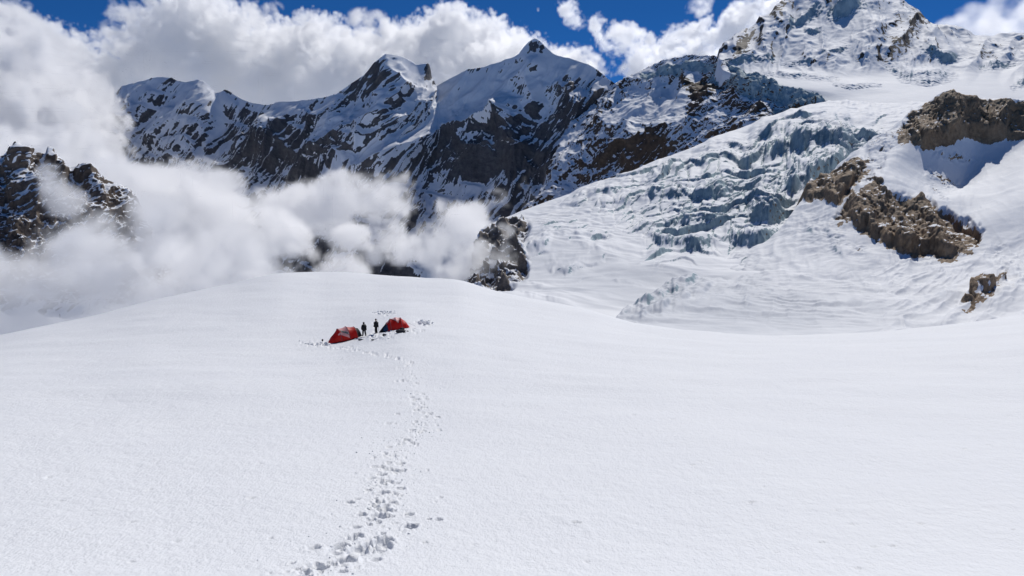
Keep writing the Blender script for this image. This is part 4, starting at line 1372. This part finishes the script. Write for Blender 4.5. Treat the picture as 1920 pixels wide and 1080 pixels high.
build_tents()
build_people()
pole('ski_pole', Vector(on_snow(605.2, 648)), Vector(on_snow(605.2, 648)) + Vector((-.02, 0, .62)), 'short black pole capped with a dark bundle, alone past the tail of the nearer tent', True)
bag('duffel_bag', 751, 624.6, (1.15, .62, .50), R(16), 'long black duffel bag lying in front of the blue and black vestibule tent', 'bag', 2)
bag('backpack', 754, 621.2, (.60, .42, .50), R(40), 'small dark pack leaning behind the long duffel bag', 'backpack', 2, .9)
bag('stuff_sack', 720.5, 630.2, (.46, .32, .30), R(-20), 'small dark sack on the snow in front of the upright person', 'sack', 1)
bag('sleeping_mat', 676, 638.3, (.62, .26, .20), R(12), 'rolled black mat on the snow in front of the nearer tent', 'mat', 2)
bag('stuff_sack', 698.5, 638.2, (.34, .24, .16), R(5), 'flat dark sack on the snow below the gap between the tents', 'sack', 1)
bag('stuff_sack', 764.5, 622.8, (.26, .22, .20), R(30), 'tiny dark sack just right of the long duffel bag', 'sack', 1)


def snow_clods():
    rng = np.random.default_rng(5)
    vs, fs = [], []
    spots = []
    for cx, cy, sx, sy, n, r0, r1 in [(722, 587, 16, 3.5, 60, .06, .20), (797, 605, 13, 3.2, 60, .06, .22), (592, 645, 20, 3, 40, .05, .18), (700, 634, 24, 3, 50, .05, .14), (760, 620, 26, 3, 30, .05, .12), (614, 646, 4, 2, 8, .15, .28)]:
        for _ in range(n):
            spots.append((rng.normal(cx, sx * .6), rng.normal(cy, sy * .6), rng.uniform(r0, r1)))
    tr = [(600, 1070), (680, 1020), (722, 965), (712, 925), (725, 885), (742, 850), (775, 815), (796, 785), (786, 745), (772, 700)]
    for _ in range(300):
        t = rng.uniform(0, len(tr) - 1.001)
        i = int(t)
        x = tr[i][0] + (tr[i + 1][0] - tr[i][0]) * (t - i)
        y = tr[i][1] + (tr[i + 1][1] - tr[i][1]) * (t - i)
        sc = (y - 560) / 480
        px, py = x + rng.normal(0, 60 * sc), y + rng.normal(0, 22 * sc)
        if 660 < py < 1090:
            spots.append((px, py, rng.uniform(.008, .034) * (1.6 if rng.random() < .12 else 1)))
    bm = bmesh.new()
    bmesh.ops.create_icosphere(bm, subdivisions=1, radius=1)
    bv = np.array([v.co[:] for v in bm.verts])
    bf = [[v.index for v in f.verts] for f in bm.faces]
    bm.free()
    for px, py, r in spots:
        g = on_snow(px, py)
        k = rng.uniform(.6, 1.3, (len(bv), 1)) * np.array([[rng.uniform(.8, 1.4), rng.uniform(.8, 1.3), rng.uniform(.6, 1.0)]])
        b = len(vs)
        vs += list(bv * k * r + g + np.array([0, 0, r * .25]))
        fs += [[i + b for i in f] for f in bf]
    o = mesh_obj('snow_clods', vs, fs, SNOW_MAT, None, True)
    tag(o, kind='stuff')


snow_clods()

# ================================================================ CLOUDS
def cloud(name, puffs, vox, dens, seed, base, amp=1.0, sharp=4.0, aniso=0.25, albedo=1.0, core=.5, lift=-.02, label=None, deep=1.0, rough=.58, billow=0.0):
    """a cloud of rounded puffs (pixel, pixel, distance, radius in pixels, flatness, strength), billowing by noise"""
    pts = []
    for p in puffs:
        px, py, d, r = p[:4]
        fl = p[4] if len(p) > 4 else 0.85
        st = p[5] if len(p) > 5 else 1.0
        pts.append((P(px, py, d), r * d / FPX, fl, st))
    c = np.array([q[0] for q in pts])
    r = np.array([q[1] for q in pts])[:, None]
    mn = (c - r * 1.6 * np.array([1, deep, 1])).min(0)
    mx = (c + r * 1.6 * np.array([1, deep, 1])).max(0)
    n = [int((b - a) / vox) + 2 for a, b in zip(mn, mx)]
    mx = mn + (np.array(n) - 1) * vox
    ax = [np.linspace(a, b, k, dtype=np.float32) for a, b, k in zip(mn, mx, n)]
    f = np.zeros(n, np.float32)
    for (p, rr, fl, st) in pts:
        lo = [max(0, int((p[k] - 2.25 * rr * (deep if k == 1 else 1) - mn[k]) / vox)) for k in range(3)]
        hi = [min(n[k], int((p[k] + 2.25 * rr * (deep if k == 1 else 1) - mn[k]) / vox) + 2) for k in range(3)]
        x = ((ax[0][lo[0]:hi[0]] - p[0]) / rr)[:, None, None]
        y = ((ax[1][lo[1]:hi[1]] - p[1]) / (rr * deep))[None, :, None]
        z = ((ax[2][lo[2]:hi[2]] - p[2]) / (rr * fl))[None, None, :]
        v = st * np.clip(np.exp(-1.25 * (x * x + y * y + z * z)) - .002, 0, 1)
        sl = tuple(slice(a, b) for a, b in zip(lo, hi))
        f[sl] += v
    f = np.minimum(np.sqrt(f), 1.0) - .50
    f = np.where(f > 0, f * core, f)
    d = f
    m = bpy.data.meshes.new(name)
    m.vertices.add(d.size)
    m.attributes.new('thickness', 'FLOAT', 'POINT').data.foreach_set('value', np.ascontiguousarray(d).ravel())
    o = bpy.data.objects.new(name, m)
    COL.objects.link(o)
    g = bpy.data.node_groups.new(name, 'GeometryNodeTree')
    for io in ('INPUT', 'OUTPUT'):
        g.interface.new_socket('Geometry', in_out=io, socket_type='NodeSocketGeometry')
    N, L = g.nodes.new, g.links.new
    gi, go, vc = N('NodeGroupInput'), N('NodeGroupOutput'), N('GeometryNodeVolumeCube')
    vc.inputs['Min'].default_value = mn
    vc.inputs['Max'].default_value = mx
    for k, q in zip('XYZ', n):
        vc.inputs['Resolution ' + k].default_value = q

    def vm(op, a, b):
        nd = N('ShaderNodeVectorMath')
        nd.operation = op
        L(a, nd.inputs[0])
        if b is not None:
            nd.inputs[1].default_value = b
        return nd
    q = vm('SUBTRACT', N('GeometryNodeInputPosition').outputs[0], mn)
    q = vm('DIVIDE', q.outputs[0], (vox, vox, vox))
    q = vm('ADD', q.outputs[0], (.5, .5, .5))
    q = vm('FLOOR', q.outputs[0], None)
    q = vm('DOT_PRODUCT', q.outputs[0], (n[1] * n[2], n[2], 1))
    si = N('GeometryNodeSampleIndex')
    si.data_type, si.domain = 'FLOAT', 'POINT'
    na = N('GeometryNodeInputNamedAttribute')
    na.data_type = 'FLOAT'
    na.inputs[0].default_value = 'thickness'
    L(gi.outputs[0], si.inputs['Geometry'])
    L(na.outputs[0], si.inputs['Value'])
    L(q.outputs['Value'], si.inputs['Index'])

    def fm(op, a, b=None, c=None):
        nd = N('ShaderNodeMath')
        nd.operation = op
        for v, sk in ((a, nd.inputs[0]), (b, nd.inputs[1]), (c, nd.inputs[2])):
            if isinstance(v, bpy.types.NodeSocket):
                L(v, sk)
            elif v is not None:
                sk.default_value = v
        return nd.outputs[0]
    f_ = si.outputs[0]
    pos = N('GeometryNodeInputPosition').outputs[0]
    rot = N('ShaderNodeVectorRotate')
    rot.rotation_type = 'EULER_XYZ'
    rot.inputs['Rotation'].default_value = (.5 + seed, .7, .3 * seed)
    L(pos, rot.inputs['Vector'])

    def nz(scale, detail):
        nd = N('ShaderNodeTexNoise')
        nd.noise_dimensions = '3D'
        nd.normalize = False
        nd.inputs['Scale'].default_value = scale
        nd.inputs['Detail'].default_value = detail
        nd.inputs['Roughness'].default_value = rough
        nd.inputs['Lacunarity'].default_value = 2.1
        nd.inputs['Distortion'].default_value = 0.25
        L(rot.outputs[0], nd.inputs['Vector'])
        return nd.outputs[0]
    octs = max(1.0, math.log2(base / (vox * 1.7)))
    s_ = nz(1.0 / base, octs)
    if billow:
        b1 = fm('SUBTRACT', fm('MULTIPLY', fm('ABSOLUTE', nz(1.6 / base, 1.5)), 1.3), .38)
        b2 = fm('SUBTRACT', fm('MULTIPLY', fm('ABSOLUTE', nz(4.0 / base, 1.0)), .8), .22)
        s_ = fm('ADD', fm('MULTIPLY', s_, 1 - billow), fm('MULTIPLY', fm('ADD', b1, b2), billow))
    win = N('ShaderNodeMapRange')
    win.interpolation_type = 'SMOOTHSTEP'
    win.inputs['From Min'].default_value = -.44
    win.inputs['From Max'].default_value = -.12
    L(f_, win.inputs['Value'])
    q_ = fm('ADD', fm('MULTIPLY_ADD', fm('MULTIPLY', s_, amp), win.outputs['Result'], f_), lift)
    cl = N('ShaderNodeClamp')
    L(fm('MULTIPLY', q_, sharp), cl.inputs['Value'])
    L(fm('MULTIPLY', cl.outputs[0], dens), vc.inputs['Density'])
    sm = N('GeometryNodeSetMaterial')
    L(vc.outputs[0], sm.inputs[0])
    L(sm.outputs[0], go.inputs[0])
    mt = bpy.data.materials.new(name + '_vapour')
    mt.use_nodes = True
    t = mt.node_tree
    t.nodes.remove(t.nodes['Principled BSDF'])
    pv = t.nodes.new('ShaderNodeVolumePrincipled')
    pv.inputs['Density'].default_value = 1.0
    pv.inputs['Color'].default_value = (albedo, albedo, min(1.0, albedo + .002), 1)
    pv.inputs['Anisotropy'].default_value = aniso
    t.links.new(pv.outputs[0], t.nodes['Material Output'].inputs['Volume'])
    sm.inputs['Material'].default_value = mt
    m.materials.append(mt)
    md = o.modifiers.new('vapour', 'NODES')
    md.node_group = g
    tag(o, label=label, kind='stuff')
    return o


# the bank of cumulus behind the mountains
CUM = []
_rg = random.Random(4)
for px, py in [(-160, 20), (-90, 12), (-20, 20), (40, 30), (90, 40), (140, 56), (190, 78), (240, 80), (285, 46), (310, 16), (345, -4), (385, -10), (415, 10), (440, 48), (470, 78), (510, 70), (545, 42),
               (585, 30), (625, 42), (660, 60), (700, 62), (750, 54), (795, 30), (835, 18), (880, 28), (920, 46), (960, 56), (1000, 72), (1045, 94), (1090, 120)]:
    r = _rg.uniform(30, 44)
    CUM.append((px, py + r * .95, _rg.uniform(7600, 8400), r, .95))
    for k in range(4):
        CUM.append((px + _rg.uniform(-40, 40), py + r * 1.2 + 20 + 34 * k + _rg.uniform(-10, 10), _rg.uniform(7300, 8200), _rg.uniform(36, 54), .9))
CUM += [(360, 60, 7800, 62, 1), (395, 50, 7700, 55, 1), (330, 80, 7500, 50, 1)]
cloud('cumulus_cloud', CUM, 13.0, 0.017, 5, 320.0, .80, 4.5, lift=-.10, aniso=.5, rough=.74, billow=.6, label='bank of white cumulus cloud piled behind the far snowy ridge', deep=1.3)
RC = [(1058, 14, 7800, 15), (1080, 24, 7800, 22), (1108, 38, 7800, 26), (1130, 60, 7700, 26), (1150, 84, 7900, 26), (1168, 66, 7900, 24), (1190, 100, 7700, 34), (1225, 92, 7800, 28), (1252, 70, 7900, 26), (1275, 96, 7700, 38), (1310, 64, 7900, 30), (1335, 88, 7700, 36),
      (1362, 50, 7900, 26), (1392, 62, 7700, 36), (1398, 22, 7900, 26), (1422, 4, 7800, 30), (1440, 40, 7800, 44), (1390, 98, 7800, 46), (1240, 138, 7800, 48), (1320, 130, 7800, 54), (1180, 138, 7800, 26), (1452, -20, 7800, 44), (1500, 20, 7800, 56)]
cloud('cumulus_cloud', RC, 13.0, 0.024, 9, 280.0, .80, 3.0, lift=-.20, aniso=.5, rough=.72, billow=.35, label='white cumulus cloud rising behind the shoulder left of the highest peak', deep=1.3)
WI = [(232, 40, 7000, 30, 1, .8), (222, 22, 7000, 20, .9, .7), (250, 14, 7000, 18, .6, .7), (488, 26, 7000, 24, .6, .8), (470, 42, 7000, 18, .6, .7), (505, 12, 7000, 18, .5, .7), (32, 6, 7000, 18, .6, .8), (690, 36, 7000, 28, .5, .8), (1312, 14, 7000, 20, .7, .7)]
cloud('cloud_wisps', WI, 12.0, 0.012, 12, 220.0, 1.5, 1.3, rough=.75, aniso=.5, label='thin shreds of cloud in the blue sky above the cumulus', deep=1.0)
CI = [(1890, 40, 9000, 80, .18, 1), (1930, 20, 9000, 80, .16, 1), (1850, 56, 9000, 60, .1, 1), (1910, 2, 9000, 60, .1, .9), (1960, 40, 9000, 90, .3, 1.1), (1800, 36, 9000, 30, .12, .8)]
cloud('cirrus_cloud', CI, 20.0, 0.004, 15, 400.0, 1.0, 1.2, aniso=.5, label='flat streaks of thin cloud beyond the right hand snow crest', deep=1.5)

# the cloud filling the valley below the ridge
def ragged(puffs, seed):
    """loosen the edges of a cloud with small weaker puffs round the larger ones"""
    g = random.Random(seed)
    out = list(puffs)
    for p in puffs:
        px, py, d, r = p[:4]
        for _ in range(3):
            a = g.uniform(0, 6.283)
            q = g.uniform(.8, 1.15)
            out.append((px + r * q * math.cos(a), py + r * q * .8 * math.sin(a), d * g.uniform(.97, 1.03), r * g.uniform(.25, .5), g.uniform(.5, .9), g.uniform(.55, .85)))
    return out


VAL = [(-120, 195, 3700, 145), (-30, 168, 3700, 115), (60, 172, 3700, 96), (115, 185, 3600, 60), (30, 220, 3300, 130), (125, 255, 3200, 60), (170, 300, 3000, 44), (-90, 300, 2900, 170), (230, 330, 2800, 46), (110, 330, 2700, 110), (280, 345, 2700, 44),
       (200, 450, 2000, 120), (330, 470, 2000, 110), (440, 470, 2050, 90), (520, 500, 2000, 60), (300, 405, 2250, 95), (400, 400, 2350, 80), (480, 400, 2400, 70), (200, 400, 2300, 110), (350, 345, 2600, 44), (395, 335, 2600, 36),
       (450, 366, 2500, 40), (510, 371, 2500, 46), (550, 391, 2500, 46), (590, 384, 2500, 42), (640, 378, 2450, 46), (700, 374, 2450, 48), (745, 366, 2400, 42), (770, 388, 2350, 46), (690, 411, 2350, 46), (640, 421, 2300, 40), (820, 411, 2250, 40), (760, 436, 2200, 40),
        (880, 450, 2000, 40, .8, .8), (820, 465, 2000, 42, .7, .7),
       (645, 490, 1900, 28, .9, .9), (620, 520, 1900, 34, .7, .9), (520, 450, 2100, 42), (550, 535, 1950, 34, .8, .9), (700, 456, 2200, 36, .8, .8), (660, 450, 2100, 30, .8, .8), (500, 560, 1900, 60), (420, 560, 1900, 70), (340, 570, 1900, 80),
       (430, 446, 2200, 70), (370, 460, 2100, 76), (300, 470, 2100, 80), (660, 388, 2380, 58), (740, 398, 2300, 60), (800, 411, 2250, 52), (850, 428, 2150, 48), (905, 421, 2050, 44, .8), (960, 388, 2000, 40, .8), (1010, 350, 1950, 34),
       (760, 451, 2150, 40), (830, 455, 2050, 46), (880, 460, 2000, 46), (480, 500, 2000, 60), (660, 500, 1900, 26)]
cloud('valley_cloud', ragged(VAL, 3), 9.0, 0.040, 21, 280.0, 1.0, 2.0, core=.36, lift=-.10, aniso=.45, rough=.76, albedo=.997, label='grey white cloud filling the valley below the dark ridge')
M1 = [(105, 350, 1260, 22, 1, .8), (125, 385, 1250, 30, 1, .9), (88, 322, 1280, 15, 1, .6), (250, 425, 1260, 44, .7, 1), (175, 445, 1230, 48, .8, 1), (120, 480, 1200, 56, .8, 1), (50, 530, 1150, 66, .7, 1), (-40, 530, 1150, 66, .7, 1), (250, 450, 1230, 70), (170, 530, 1150, 80), (290, 520, 1200, 90),
      (60, 590, 1100, 70, .8), (-40, 600, 1100, 80, .8), (-120, 560, 1100, 90), (380, 500, 1240, 90), (330, 430, 1260, 60), (460, 530, 1200, 70), (350, 590, 1150, 80), (210, 600, 1100, 90)]
cloud('crag_mist', ragged(M1, 2), 6.0, 0.045, 33, 160.0, .95, 2.0, core=.42, lift=-.07, aniso=.45, rough=.75, albedo=.994, label='cloud drifting across the dark crag on the left')
M2 = [(900, 490, 900, 34, 1, .9), (860, 500, 900, 36, 1, .9), (930, 450, 920, 26, 1, .8), (880, 450, 940, 30, 1, .9), (945, 478, 890, 22, 1, .7), (840, 470, 930, 40, .9, .8), (905, 430, 960, 22, .9, .7)]
cloud('buttress_mist', ragged(M2, 2), 3.0, 0.06, 41, 44.0, 1.0, 1.6, rough=.74, aniso=.4, label='thin mist curling past the rock at the low end of the glacier')
